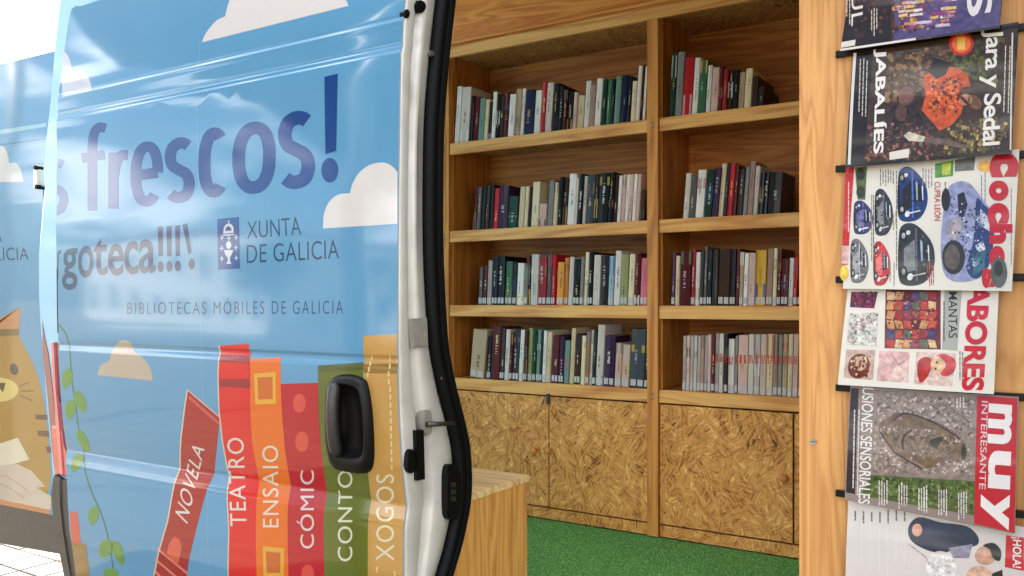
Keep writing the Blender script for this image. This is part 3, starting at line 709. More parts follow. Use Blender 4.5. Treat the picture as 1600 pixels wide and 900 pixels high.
for f in bm.faces:
    for l in f.loops: l[lay] = lin(SKY_BLUE)+(1,)
for v in bm.verts: v.co.y = rprof(v.co.z)
r_ = bmesh.ops.extrude_face_region(bm, geom=bm.faces[:])
for v in [g for g in r_['geom'] if isinstance(g, bmesh.types.BMVert)]: v.co.y += .045
for f in bm.faces:
    for l in f.loops:
        if l[lay][1] == 0: l[lay] = lin((225, 232, 236))+(1,)
rdoor = bm_obj('rear_door', bm, M['vinyl'], van); rdoor['label'] = 'open rear door leaf with a cartoon cat reading a book'
P = RearPrint().poly(catmull([(-30, 285), (-30, 232), (0, 228), (8, 232), (13, 245), (15, 255), (24, 254), (32, 264), (37, 284)], 5), (226, 228, 222), 1); P.build('cloud_print', rdoor, M['vinyl'])
RearPrint().poly([(0, 203), (72, 192), (72, 198), (0, 210)], (178, 222, 240), 1).poly([(0, 225), (70, 216), (70, 218), (0, 228)], (60, 140, 190), 1).build('crease_line', rdoor, M['vinyl'])
RearPrint().text('GALICIA', ((-38, 409), (45, 406), (44, 387), (-38, 386)), GB, 2, 0, 1.05).build('lettering', rdoor, M['vinyl'])
RearPrint().ell(-1, 374, 3, 5, GB, 2).build('lettering', rdoor, M['vinyl'])
CAT = (190, 148, 58)
P = RearPrint().poly([(-60, 560), (-20, 520), (0, 498), (32, 479), (30, 525), (40, 545), (52, 568), (63, 600), (70, 635), (75, 680), (80, 740), (74, 775), (60, 765), (-60, 760)], CAT, 1)
P.poly([(-20, 520), (0, 497), (32, 479), (29.5, 514), (-20, 515)], (214, 150, 92), 2).poly([(-30, 515), (30, 514), (29.5, 524), (-30, 527)], (130, 108, 34), 2)
P.build('cat_print', rdoor, M['vinyl'])
P = RearPrint().ell(-2, 609, 31, 19, (240, 220, 130), 2).poly([(-8, 598), (9, 598), (5, 613)], (96, 66, 34), 3)
P.ell(22, 577, 6.5, 9.5, (78, 56, 46), 2, -15)
for a, b in (((30, 604), (44, 598)), ((33, 611), (53, 611)), ((32, 618), (50, 626))): P.line([a, b], 1.6, (110, 78, 30), 2)
P.poly([(55, 648), (73, 648), (74, 656), (56, 655)], (96, 50, 30), 2).poly([(58, 673), (76, 673), (77, 683), (60, 681)], (110, 66, 40), 2).poly([(72, 698), (79, 698), (80, 708), (74, 707)], (110, 50, 40), 2)
P.build('cat_face_print', rdoor, M['vinyl'])
P = RearPrint().poly([(-40, 710), (0, 693), (28, 684), (46, 718), (10, 728), (-40, 735)], (246, 236, 206), 2)
P.poly([(-40, 735), (0, 727), (28, 725), (50, 736), (71, 760), (58, 762), (81, 776), (79, 797), (0, 780), (-40, 776)], (226, 208, 184), 3)
P.line([(-30, 742), (10, 744), (30, 756), (44, 768)], 1.2, (190, 168, 150), 4).line([(-30, 756), (5, 757), (24, 768), (38, 778)], 1.2, (190, 168, 150), 4)
P.build('open_book_print', rdoor, M['vinyl'])
RearPrint().poly([(-60, 768), (0, 780), (79, 797), (79, 805), (0, 788), (-60, 776)], (214, 140, 76), 4).build('table_edge_print', rdoor, M['vinyl'])
RearPrint().poly([(-120, 764), (0, 788), (82, 805), (97, 866), (0, 849), (-120, 828)], (54, 44, 36), 4).build('lower_trim', rdoor, M['bumper'])
bm = bmesh.new(); h0 = at(60, 260, VAN_Y-.01); h1 = at(62, 293, VAN_Y-.01)
add_box(bm, h0.x-.012, h0.x+.012, VAN_Y-.02, VAN_Y+.01, h1.z-.004, h0.z+.004, .004); bm_obj('hinge', bm, M['van_white'], rdoor)
for p in (at(57, 262, VAN_Y-.02), at(59, 292, VAN_Y-.02)):
    bm = bmesh.new(); add_tube(bm, [(p.x, VAN_Y-.026, p.z), (p.x, VAN_Y+.0, p.z)], .007, 10); bm_obj('hinge_bolt', bm, M['rubber'], rdoor)

# ---- artificial turf on the van floor
FLZ = .55
tm = empty('turf_mat', (-.9, 2.2, FLZ), 'green artificial turf mat on the van floor', 'mat')
box('backing', X_TAIL+.08, .60, VAN_Y+.07, 2.955, FLZ-.014, FLZ-.004, M['mat_back'], tm)
def turf_mat():
    m, nt, b = new_mat('turf_blades')
    g = N(nt, 'ShaderNodeNewGeometry'); r = N(nt, 'ShaderNodeValToRGB'); e = r.color_ramp.elements
    e[0].color = lin((96, 174, 84))+(1,); e[1].color = lin((160, 210, 130))+(1,)
    nt.links.new(g.outputs['Random Per Island'], r.inputs[0]); nt.links.new(r.outputs[0], b.inputs['Base Color']); b.inputs['Roughness'].default_value = .5
    return m
V, Fc = [], []
for _ in range(70000):
    x = random.uniform(-1.9, .25); y = random.uniform(1.95, 2.95)
    h = random.uniform(.0025, .005); a = random.uniform(0, math.pi); wv = .0011; l = random.uniform(-.006, .006); l2 = random.uniform(-.006, .006)
    i = len(V); dx, dy = math.cos(a)*wv, math.sin(a)*wv
    V += [(x-dx, y-dy, FLZ-.004), (x+dx, y+dy, FLZ-.004), (x+l, y+l2, FLZ-.004+h)]; Fc.append((i, i+1, i+2))
me = bpy.data.meshes.new('turf_blades'); me.from_pydata(V, [], Fc)
tag(link('turf_blades', me, turf_mat(), tm), kind='stuff')

# ================================================================== bookcase along the far side
DS = 2.95
zr = lambda r: CAMZ+r
SH = [.674, .299, -.018, -.328]          # shelf tops, relative to eye height
TH = .048; DEP = .31
xL0 = at(689, 470, DS).x; xL1 = at(702, 470, DS).x
xP0 = at(1012, 470, DS).x; xP1 = at(1029, 470, DS).x
xR = at(1420, 470, DS).x
bc = empty('bookcase', ((xL0+xR)/2, DS+.15, FLZ), 'tall pine and strand board bookcase with cupboards, built along the van wall', 'bookcase')
B = lambda n, *a, **k: box(n, *a, parent=bc, **k)
B('upright', xL0, xL1, DS-.004, DS+DEP, FLZ, zr(1.042), mat=M['pineZ'])
B('upright', xP0, xP1, DS-.006, DS+DEP, FLZ, zr(1.042), mat=M['pineZ'])
B('upright', xR, xR+.03, DS-.004, DS+DEP, FLZ, zr(1.042), mat=M['pineZ'])
B('back_panel', xL1+.001, xR-.001, DS+DEP-.012, DS+DEP+.01, zr(-.37), zr(1.075), mat=M['plyBackShaded'])
# uprights' inner faces of plywood
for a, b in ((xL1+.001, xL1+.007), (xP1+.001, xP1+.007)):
    B('side_lining', a, b, DS+.022, DS+DEP-.014, zr(-.326), zr(1.07), mat=M['plyInShaded'])
for r in SH:
    for a, b in ((xL1+.008, xP0-.001), (xP1+.008, xR-.001)):
        sh = B('shelf', a, b, DS+.019, DS+DEP-.013, zr(r)-.018, zr(r)-.001, mat=M['osb_shaded'])
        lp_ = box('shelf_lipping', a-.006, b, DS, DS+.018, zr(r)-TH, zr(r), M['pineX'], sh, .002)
for a, b in ((xL1+.008, xP0-.001), (xP1+.008, xR-.001)):
    B('top_board', a, b, DS+.019, DS+DEP-.013, zr(1.052), zr(1.07), mat=M['osb_shaded'])
B('top_rail', xL0-.3, xR+.03, DS-.004, DS+.017, zr(1.043), zr(1.088), mat=M['pineX'], bev=.002)
B('header_panel', xL0-.3, xR+.03, DS+.004, DS+.017, zr(1.092), 2.74, mat=M['plyX'])
box('rail_bead', xL0-.3, xR+.03, DS-.010, DS+.003, zr(1.096), zr(1.108), M['plyX'], bc, .003)
# cupboards
zc0, zc1 = zr(-.822), zr(-.328)-TH-.006
xs = at(857, 700, DS).x
dr = []
for a, b, kx in ((xL1+.004, xs-.0025, 838), (xs+.0025, xP0-.004, 859), (xP1+.004, at(1238, 700, DS).x, 1227), (at(1238, 700, DS).x+.006, xR-.004, 1250)):
    d = B('cupboard_door', a, b, DS+.003, DS+.019, zc0, zc1, mat=M['osb'], bev=.0015); dr.append(d)
    kz = at(kx, 703 if kx < 900 else 746, DS); 
    bm = bmesh.new(); lo = []
    for rr, dy in ((.008, .004), (.007, -.006), (.0125, -.012), (.0145, -.019), (.012, -.026), (.005, -.029)):
        lo.append([(kz.x+rr*math.cos(2*math.pi*k/14), DS+dy, kz.z+rr*math.sin(2*math.pi*k/14)) for k in range(14)])
    add_loft(bm, lo, True, False, True)
    bm_obj('knob', bm, M['pineZ'], d, smooth=True)
B('plinth', xL1+.004, xP0-.004, DS+.006, DS+.022, FLZ, zc0-.006, mat=M['osb'])
B('plinth', xP1+.004, xR-.004, DS+.006, DS+.022, FLZ, zc0-.006, mat=M['osb'])
B('door_stop', xs-.007, xs+.007, DS-.006, DS+.002, zc1-.03, zc1+.012, mat=M['dark_steel'])

# ================================================================== books
C_ = dict(K=(22, 20, 22), k=(44, 38, 36), W=(226, 216, 204), w=(204, 190, 176), c=(214, 190, 150), C=(228, 208, 168), t=(176, 150, 118), T=(146, 112, 78), r=(150, 28, 34), R=(186, 30, 36), D=(86, 22, 26),
          g=(60, 104, 74), G=(28, 58, 42), e=(112, 140, 126), s=(132, 128, 124), S=(92, 88, 86), b=(40, 70, 120), B=(22, 32, 62), p=(90, 44, 84), P=(58, 30, 56), o=(224, 148, 58), O=(186, 118, 54), y=(206, 160, 48), i=(210, 110, 130),
          I=(206, 168, 154), m=(176, 160, 152), n=(62, 40, 28), l=(146, 148, 96), a=(164, 186, 194), x=(68, 74, 78), q=(196, 172, 152), z=(164, 128, 112))
NAMES = dict(K='black', k='charcoal', W='white', w='off-white', c='tan', C='cream', t='beige', T='light brown', r='red', R='bright red', D='dark red', g='green', G='dark green', e='grey-green', s='grey', S='dark grey', b='blue', B='navy', p='purple', P='dark purple', o='orange', O='brown-orange', y='golden', i='pink', I='pale pink', m='pinkish grey', n='dark brown', l='olive', a='pale blue', x='slate', q='pale beige', z='dusty pink')
ORD = 'first second third fourth fifth sixth seventh eighth ninth tenth eleventh twelfth thirteenth fourteenth fifteenth sixteenth seventeenth eighteenth nineteenth twentieth twenty-first twenty-second twenty-third twenty-fourth twenty-fifth twenty-sixth twenty-seventh twenty-eighth twenty-ninth thirtieth thirty-first thirty-second thirty-third thirty-fourth thirty-fifth thirty-sixth thirty-seventh thirty-eighth thirty-ninth fortieth forty-first forty-second'.split()
ROWN = ['top', 'second', 'third', 'fourth']
def ink_mesh(name, faces):
    """faces: list of (points, colour)"""
    V, Fc, Cc = [], [], []
    for pts, c in faces:
        i = len(V); V += pts; Fc.append(tuple(range(i, i+len(pts)))); Cc.append(c)
    me = bpy.data.meshes.new(name); me.from_pydata(V, [], Fc)
    at_ = me.color_attributes.new('ink', 'FLOAT_COLOR', 'CORNER')
    for p, c in zip(me.polygons, Cc):
        for li in p.loop_indices: at_.data[li].color = c+(1,)
    return me
def book(x1, z, wd, ht, dp, yf, ck, lean, label, deco, tone):
    """x1: lower right corner of the spine; the book leans by turning about it"""
    c = lin(C_[ck]); c = tuple(min(1, v*tone) for v in c)
    t = min(.0025, wd*.12); rd = min(.004, wd*.25)
    f = []
    sec = [(-wd, dp), (-wd, rd), (-wd+rd*.5, rd*.3), (-wd*.5, 0), (-rd*.5, rd*.3), (0, rd), (0, dp), (-t, dp), (-t, rd+.002), (-wd+t, rd+.002), (-wd+t, dp)]
    n = len(sec)
    for k in range(n):
        (xa, ya), (xb, yb) = sec[k], sec[(k+1) % n]
        f.append(([(xa, ya, 0), (xb, yb, 0), (xb, yb, ht), (xa, ya, ht)], c))
    for zz in (0, ht):
        f.append(([(sec[k][0], sec[k][1], zz) for k in (0, 1, 2, 3, 4, 5, 8, 9)][:8], c))
        f.append(([(sec[k][0], sec[k][1], zz) for k in (0, 1, 9, 10)], c)); f.append(([(sec[k][0], sec[k][1], zz) for k in (5, 6, 7, 8)], c))
    me = ink_mesh('book', f)
    bm = bmesh.new(); bm.from_mesh(me); bmesh.ops.remove_doubles(bm, verts=bm.verts, dist=1e-6); bmesh.ops.recalc_face_normals(bm, faces=bm.faces); bm.to_mesh(me); bm.free()
    o = link('book', me, M['bookcloth']); o.location = (x1, yf, z+.0006); o.rotation_euler = (0, lean, 0)
    tag(o, label, 'book', 'library books on the shelves')
    bm = bmesh.new(); add_box(bm, -wd+t+.0002, -t-.0002, rd+.0025, dp-.002, .002, ht-.003)
    pg = bm_obj('pages', bm, M['pages'], o, world=False)
    # spine print: title marks, bands and the library label
    if deco:
        fs = []; rng = random.Random(label)
        lum = sum(C_[ck])/3
        ic = rng.choice([(240, 232, 220), (236, 214, 150), (224, 220, 216)] if lum < 120 else [(40, 36, 36), (120, 24, 28), (30, 46, 86), (70, 60, 54)])
        ic = lin(ic); y0 = -.0006; xm = -wd/2
        def rect(xa, xb, za, zb, cc):
            yy = lambda xx: rd*.3*abs((xx-xm)/(wd*.5))-.0005
            q_ = len(fs)*2e-6; fs.append(([(xa, yy(xa)-q_, za), (xb, yy(xb)-q_, za), (xb, yy(xb)-q_, zb), (xa, yy(xa)-q_, zb)], cc))
        mode = rng.random()
        soft = lambda cc, k: tuple(a_*k+b_*(1-k) for a_, b_ in zip(cc, c))
        if rng.random() < .45:
            c3 = soft(lin(rng.choice([(180, 40, 40), (210, 170, 70), (60, 90, 140), (230, 225, 215), (30, 30, 30), (96, 120, 90), (150, 110, 80)])), rng.uniform(.3, .9))
            za = ht*rng.choice([0, .1, .3, .6, .75]); rect(-wd*.985, -wd*.015, za+.001, min(ht*.995, za+ht*rng.uniform(.08, .4)), c3)
        if mode < .85:
            z0 = ht*rng.uniform(.18, .5); z1 = z0+ht*rng.uniform(.12, .42); zz = z0; y0 = .0003
            hw = wd*rng.uniform(.09, .22); off = rng.uniform(-.12, .12)*wd; ik = soft(ic, rng.uniform(.5, 1))
            while zz < z1:
                l = rng.uniform(.002, .006); rect(xm-hw*rng.uniform(.4, 1)+off, xm+hw*rng.uniform(.4, 1)+off, zz, zz+l*.6, ik); zz += l
                if rng.random() < .22: zz += .006
        if 'red' in deco:
            zz = ht*.52
            for _ in range(4): rect(-wd*.85, -wd*rng.uniform(.12, .3), zz, zz+.006, lin((190, 40, 36))); zz += .0075
        if fs:
            p_ = link('spine_title', ink_mesh('spine_title', fs), M['bookcloth'], o, world=False); p_.location = (0, 0, 0); p_['kind'] = 'stuff'
        if 'tag' in deco:
            fs = []; rect(-wd*.94, -wd*.06, .006, .030, lin((232, 226, 218)))
            p_ = link('shelf_label', ink_mesh('shelf_label', fs), M['paper'], o, world=False); p_.location = (0, -.0004, 0)
    return o
def rows(bay, ri, ox, oy, spec, lean, tagged):
    z = zr(SH[ri]); used = {}
    n = 0; sp2 = []
    for ent in spec:                     # some of the wide spines are really two thin volumes
        if ent[1]-ent[0] > 47 and random.random() < .6 and len(ent) == 4:
            m_ = ent[0]+(ent[1]-ent[0])*random.uniform(.38, .62); k2 = random.choice('KKrDkWnwRKc')
            sp2 += [(ent[0], m_-.5, ent[2]+random.uniform(-8, 14), ent[3]), (m_+.5, ent[1], ent[2]+random.uniform(-8, 22), k2)]
        else: sp2.append(ent)
    for ent in sp2:
        xa, xb, yt, ck = ent[:4]
        px0, px1 = ox+xa/4, ox+xb/4
        xm = (px0+px1)/2; ytop = oy+yt/4
        yb = random.uniform(.012, .022)
        Yf = DS+yb
        X0, X1 = at(px0, 470, Yf).x, at(px1, 470, Yf).x
        base_y = HY-(z-CAMZ)*SN*(xm+1297)/Yf
        ht = (base_y-ytop)*Yf/(SN*(xm+1297))
        ln = R(lean+random.uniform(-.4, .4)+(ent[4] if len(ent) > 4 else 0))
        wd = max(.006, (X1-X0)*math.cos(ln)-.0008)
        kind = 'thick' if wd > .034 else 'thin' if wd < .016 else 'medium'
        lab = '%s %s book, %s from the left on the %s shelf of the %s bay' % (kind, NAMES[ck], ORD[n], ROWN[ri], bay)
        deco = ('tag ' if tagged and random.random() < tagged else '')+('red' if (bay == 'right' and ri == 3 and n > 7) else 'd')
        book(X1, z, wd, min(ht/math.cos(ln), .292), random.uniform(.13, .19), Yf, ck, ln, lab, deco, random.uniform(.9, 1.1)); n += 1
rows('left', 0, 680, 0, [(116, 146, 545, 'W'), (148, 205, 550, 'w'), (206, 262, 598, 'K'), (263, 324, 615, 'e'), (325, 344, 640, 'k'), (345, 395, 585, 'W'), (396, 420, 600, 'n'), (421, 489, 572, 'D'), (490, 550, 560, 't'), (551, 609, 566, 'B'), (610, 652, 570, 'W'), (654, 722, 512, 'R'), (724, 790, 522, 'K'), (791, 852, 560, 'D'), (853, 878, 580, 'I'), (879, 922, 600, 'c'), (924, 957, 510, 'W'), (958, 989, 536, 'z'), (990, 1029, 496, 'W'), (1030, 1060, 500, 'G'), (1061, 1110, 494, 'g'), (1111, 1148, 482, 'e'), (1150, 1216, 474, 'B'), (1217, 1246, 510, 'C'), (1247, 1272, 416, 'W'), (1273, 1291, 412, 'n'), (1292, 1308, 420, 'W')], 4.2, 0)
rows('left', 1, 680, 225, [(232, 252, 268, 'D'), (253, 276, 270, 'S'), (277, 330, 268, 'K'), (331, 388, 262, 'K'), (389, 448, 264, 'P'), (449, 508, 330, 'G'), (515, 549, 270, 'c'), (551, 572, 268, 'C'), (573, 594, 272, 'k'), (595, 641, 240, 'C'), (643, 690, 376, 'I'), (696, 757, 226, 's'), (758, 818, 216, 'K'), (820, 866, 190, 'W'), (867, 882, 214, 'w'), (883, 936, 196, 'K'), (938, 984, 192, 'x'), (985, 1008, 190, 'k'), (1009, 1074, 186, 'K'), (1075, 1130, 186, 'K'), (1132, 1154, 200, 'W'), (1155, 1178, 194, 'I'), (1179, 1201, 194, 'W'), (1202, 1225, 192, 'I'), (1226, 1248, 190, 'W'), (1249, 1271, 192, 'I'), (1274, 1302, 290, 'n')], 4.0, 0)
rows('left', 2, 680, 225, [(268, 290, 772, 'S'), (291, 318, 762, 'D'), (320, 347, 730, 'm'), (349, 384, 706, 'K'), (386, 428, 702, 'K'), (430, 475, 736, 'g'), (477, 502, 738, 'k'), (504, 545, 746, 'W'), (547, 572, 772, 's'), (573, 590, 700, 'K'), (591, 638, 692, 'w'), (640, 689, 710, 'r'), (692, 744, 690, 'S'), (754, 796, 740, 'o'), (798, 856, 706, 'O'), (858, 896, 722, 'K'), (898, 920, 706, 's'), (924, 978, 682, 'C'), (980, 1024, 696, 'w'), (1026, 1074, 702, 'k'), (1076, 1108, 702, 'a'), (1112, 1150, 670, 'W'), (1152, 1198, 692, 'l'), (1200, 1236, 690, 'C'), (1238, 1274, 684, 'D'), (1276, 1322, 716, 'i')], 2.6, .75)
rows('left', 3, 680, 450, [(212, 300, 266, 't', 3), (318, 342, 300, 'K'), (343, 396, 242, 'D'), (398, 426, 250, 'n'), (428, 476, 262, 'w'), (478, 516, 262, 'k'), (518, 568, 266, 'W'), (570, 598, 252, 'l'), (600, 622, 266, 'G'), (624, 648, 262, 'e'), (649, 662, 270, 'k'), (664, 716, 256, 'W'), (722, 764, 300, 'D'), (766, 796, 306, 'P'), (798, 832, 330, 'e'), (834, 862, 252, 'c'), (864, 902, 290, 'n'), (904, 930, 300, 'C'), (932, 956, 272, 'T'), (957, 974, 266, 'W'), (976, 996, 262, 'k'), (998, 1044, 232, 'w'), (1048, 1114, 300, 'P'), (1116, 1156, 346, 'I'), (1158, 1206, 356, 'q'), (1212, 1300, 262, 'x'), (1302, 1322, 280, 'k')], 3.0, .8)
rows('right', 0, 980, 0, [(258, 292, 332, 'G'), (294, 338, 330, 's'), (340, 436, 366, 'R'), (438, 484, 382, 'g'), (486, 516, 412, 'W'), (518, 562, 426, 'I'), (564, 618, 422, 'D'), (620, 652, 440, 'n'), (653, 686, 442, 'K'), (688, 724, 456, 't'), (726, 770, 432, 'C'), (772, 812, 480, 'n'), (813, 850, 545, 'k')], 3.6, 0)
rows('right', 1, 980, 225, [(345, 380, 186, 'w'), (382, 420, 202, 'S'), (422, 474, 166, 'W'), (476, 522, 162, 'G'), (524, 562, 152, 'P'), (564, 618, 120, 'C'), (620, 676, 116, 'R'), (678, 716, 162, 'n'), (718, 744, 146, 's'), (746, 780, 112, 'z'), (782, 812, 140, 'w'), (814, 870, 172, 'K'), (872, 955, 180, 'k')], 4.6, 0)
rows('right', 2, 980, 225, [(272, 322, 690, 'p'), (324, 392, 672, 'D'), (394, 448, 666, 'r'), (450, 470, 664, 'k'), (471, 522, 646, 'S'), (524, 560, 662, 'k'), (562, 634, 656, 'n'), (636, 694, 646, 'K'), (696, 748, 676, 't'), (750, 794, 682, 'I'), (796, 862, 666, 'y'), (864, 902, 656, 'z'), (904, 954, 650, 'C'), (956, 1000, 720, 'D'), (1002, 1058, 700, 'W'), (1060, 1090, 700, 'K')], 2.0, .7)
rows('right', 3, 980, 450, [(342, 364, 300, 'm'), (365, 386, 298, 'I'), (387, 408, 300, 'm'), (409, 430, 298, 'w'), (431, 452, 300, 'm'), (453, 474, 296, 'z'), (475, 496, 298, 'm'), (497, 518, 292, 'I'), (520, 540, 288, 'D'), (542, 568, 286, 'm'), (569, 594, 286, 'w'), (600, 622, 290, 'K'), (624, 664, 320, 'W'), (666, 684, 300, 's'), (686, 748, 296, 'I'), (750, 786, 290, 'w'), (787, 822, 290, 'm'), (824, 862, 290, 'q'), (863, 904, 290, 'c'), (906, 934, 290, 'z'), (936, 962, 292, 's'), (964, 994, 290, 't'), (996, 1026, 290, 'c'), (1028, 1062, 290, 'I'), (1064, 1090, 290, 's')], 1.6, 1.0)

# ================================================================== bench by the door
bt = at(827, 742, 2.0)
be = empty('bench', ((bt.x-1.1+bt.x)/2, 1.82, FLZ), 'low plywood bench with a pale top beside the sliding door', 'bench')
zb = bt.z
box('bench_top', bt.x-1.15, bt.x, 1.64, 2.0, zb-.018, zb, M['plyY'], be, .0015)
box('side_panel', bt.x-.020, bt.x-.004, 1.645, 1.995, FLZ, zb-.0185, M['plyB'], be, .001)
box('front_panel', bt.x-1.14, bt.x-.021, 1.655, 1.671, FLZ, zb-.0185, M['plyB'], be)
box('back_panel', bt.x-1.14, bt.x-.021, 1.975, 1.991, FLZ, zb-.0185, M['plyB'], be)

# ================================================================== magazine rack
DR = 1.80
rx0 = at(1248.5, 470, DR).x
rack = empty('magazine_rack', (rx0+.3, DR+.01, FLZ), 'upright plywood panel with black bars that magazines hang from', 'rack')
box('rack_panel', rx0, rx0+.86, DR, DR+.018, FLZ, 2.66, M['plyZ'], rack, .0015)
for yl, yr in ((87, 33), (265, 240), (437, 436), (605, 631), (769, 828), (-62, -148)):
    l, r_ = at(1307, yl, DR), at(1640, yr, DR); z = l.z
    bm = bmesh.new(); add_box(bm, l.x, r_.x, DR-.011, DR-.003, z-.0068, z+.0068, .002)
    br_ = bm_obj('hanging_bar', bm, M['plastic'], rack)
sc_ = at(1271, 690, DR)
bm = bmesh.new(); add_tube(bm, [(sc_.x, DR-.003, sc_.z), (sc_.x, DR+.002, sc_.z)], .0065, 14); bm_obj('screw_head', bm, M['steel'], rack)
bm = bmesh.new(); add_box(bm, sc_.x-.004, sc_.x+.004, DR-.0036, DR-.003, sc_.z-.0008, sc_.z+.0008); bm_obj('screw_slot', bm, M['rubber'], rack)

def magazine(label, TL, TR, BR, BL, base, draw, zt=None):
    """a magazine hung over its bar by the fold: spine on top, cover print turned a quarter"""
    zt_ = (at(*TL, DR-.03).z+at(*TR, DR-.03).z)/2; zb_ = (at(*BL, DR-.03).z+at(*BR, DR-.03).z)/2
    def prof(z):
        s = (zt_-z)/(zt_-zb_)
        return DR-.020-.020*s-.005*math.sin(math.pi*max(0, min(1, s)))
    KM = [zb_+(zt_-zb_)*k/7 for k in range(-1, 9)]
    m = empty('magazine', (at((TL[0]+TR[0])/2, TL[1], DR).x, DR-.03, zb_), label, 'magazine', 'magazines hanging on the rack')
    nu, nv = 6, 10
    def lerp2(a, b, t): return (a[0]+(b[0]-a[0])*t, a[1]+(b[1]-a[1])*t)
    def grid(dy, mx_=0, mz=0):
        g = []
        for j in range(nv+1):
            row = []
            for i in range(nu+1):
                q = lerp2(lerp2(TL, TR, i/nu), lerp2(BL, BR, i/nu), j/nv); p = on(q[0], q[1], prof)
                row.append(Vector((p.x+mx_*(1-2*i/nu), p.y+dy, p.z+mz*(1-2*j/nv)*-1)))
            g.append(row)
        return g
    def slab(name, d0, d1, mx_, mz, mat):
        bm = bmesh.new(); A = [[bm.verts.new(p) for p in r] for r in grid(d0, mx_, mz)]; Bk = [[bm.verts.new(p) for p in r] for r in grid(d1, mx_, mz)]
        for j in range(nv):
            for i in range(nu):
                bm.faces.new((A[j][i], A[j+1][i], A[j+1][i+1], A[j][i+1])); bm.faces.new((Bk[j][i], Bk[j][i+1], Bk[j+1][i+1], Bk[j+1][i]))
        for j in range(nv):
            bm.faces.new((A[j][0], Bk[j][0], Bk[j+1][0], A[j+1][0])); bm.faces.new((A[j][nu], A[j+1][nu], Bk[j+1][nu], Bk[j][nu]))
        for i in range(nu):
            bm.faces.new((A[0][i], A[0][i+1], Bk[0][i+1], Bk[0][i])); bm.faces.new((A[nv][i], Bk[nv][i], Bk[nv][i+1], A[nv][i+1]))
        return bm_obj(name, bm, mat, m)
    slab('pages', .0005, .0045, .0015, .0012, M['pages'])
    P = Print(prof, KM).poly([TL, TR, BR, BL], base, 0); cv = P.build('cover', m, M['paper'])
    draw(lambda: Print(prof, KM), cv)
    return m
rg = random.Random(3)
def speckle(P, poly, n, cols, s0, s1, layer=2, el=1.0):
    """printed picture texture: small irregular patches of ink inside a quad"""
    TL, TR, BR, BL = poly
    n = int(n*2.2); s0, s1 = s0*.55, s1*.75
    for _ in range(n):
        u, v = rg.uniform(.03, .97), rg.uniform(.03, .97); s = rg.uniform(s0, s1); a = rg.uniform(0, 6.3)
        cx = (1-u)*(1-v)*TL[0]+u*(1-v)*TR[0]+u*v*BR[0]+(1-u)*v*BL[0]; cy = (1-u)*(1-v)*TL[1]+u*(1-v)*TR[1]+u*v*BR[1]+(1-u)*v*BL[1]
        P.poly([(cx+s*rg.uniform(.6, 1)*el*math.cos(a+k*1.26), cy+s*rg.uniform(.6, 1)*math.sin(a+k*1.26)) for k in range(5)], rg.choice(cols), layer+rg.random()*.8)
    return P
def vlines(P, x0, y0, x1, y1, n, c, layer=4, sk=0, wd=1.6):
    """columns of small unreadable print running down the page"""
    for i in range(n):
        x = x0+(x1-x0)*(i+.5)/n; y = y0+rg.uniform(0, 6); ye = y1-rg.uniform(0, (y1-y0)*.25)
        while y < ye:
            l = rg.uniform(3, 11); P.line([(x+sk*(y-y0), y), (x+sk*(min(y+l, ye)-y0), min(y+l, ye))], wd, c, layer); y += l+2
    return P
def d1(nw, cv):
    P = nw().poly([(1340, -120), (1395, -130), (1392, 57), (1318, 78)], (34, 16, 16), 1); speckle(P, [(1340, -100), (1395, -110), (1390, 50), (1325, 66)], 90, [(60, 28, 22), (84, 40, 26), (26, 12, 14), (110, 60, 34)], 3, 8); P.build('cover_picture', cv, M['photo'])['kind'] = 'stuff'
    P = nw().poly([(1393, -130), (1462, -142), (1455, 60), (1392, 66)], (70, 36, 26), 1); speckle(P, [(1395, -110), (1460, -120), (1452, 52), (1392, 58)], 120, [(120, 70, 34), (52, 26, 20), (170, 110, 50), (214, 160, 80), (90, 44, 28)], 3, 7); P.build('cover_picture', cv, M['photo'])['kind'] = 'stuff'
    P = nw().poly([(1404, -130), (1575, -155), (1562, 40), (1396, 66)], (86, 74, 124), 1.5); speckle(P, [(1440, -100), (1500, -110), (1490, 44), (1400, 56)], 60, [(150, 90, 150), (110, 60, 130), (60, 66, 110)], 3, 8, 2.5)
    for k in range(7):
        y = 2+k*6.5
        for _ in range(5):
            x = rg.uniform(1398, 1480); P.line([(x, y+4-(x-1400)*.07), (x+rg.uniform(8, 22), y+3-(x-1385)*.07)], 4.2, rg.choice([(236, 226, 226), (236, 196, 120), (226, 150, 110), (214, 200, 216), (160, 60, 130)]), 4)
    P.build('cover_picture', cv, M['photo'])['kind'] = 'stuff'
    nw().down('ESTAMBUL', 1334, -170, 1352, 41, (240, 234, 226), 5, .0, 1, -4, -4).build('title_lettering', cv, M['paper'])
    P = nw(); vlines(P, 1321, -60, 1330, 40, 2, (214, 200, 190), 5); vlines(P, 1360, 12, 1372, 56, 3, (220, 206, 190), 5); P.poly([(1315, 66), (1337, 62), (1336, 71), (1314, 75)], (232, 226, 216), 5).line([(1314, 78), (1430, 61)], 3.5, (236, 228, 220), 6); P.build('small_print', cv, M['paper'])['kind'] = 'stuff'
    nw().down('S', 1511, -20, 1550, 27, (244, 238, 240), 5, .02, 1, 0, -5).build('title_lettering', cv, M['paper'])
magazine('topmost magazine on the rack, dark and violet cover with a large white S', (1345, -112), (1580, -150), (1562, 44), (1313, 80), (28, 16, 20), d1)
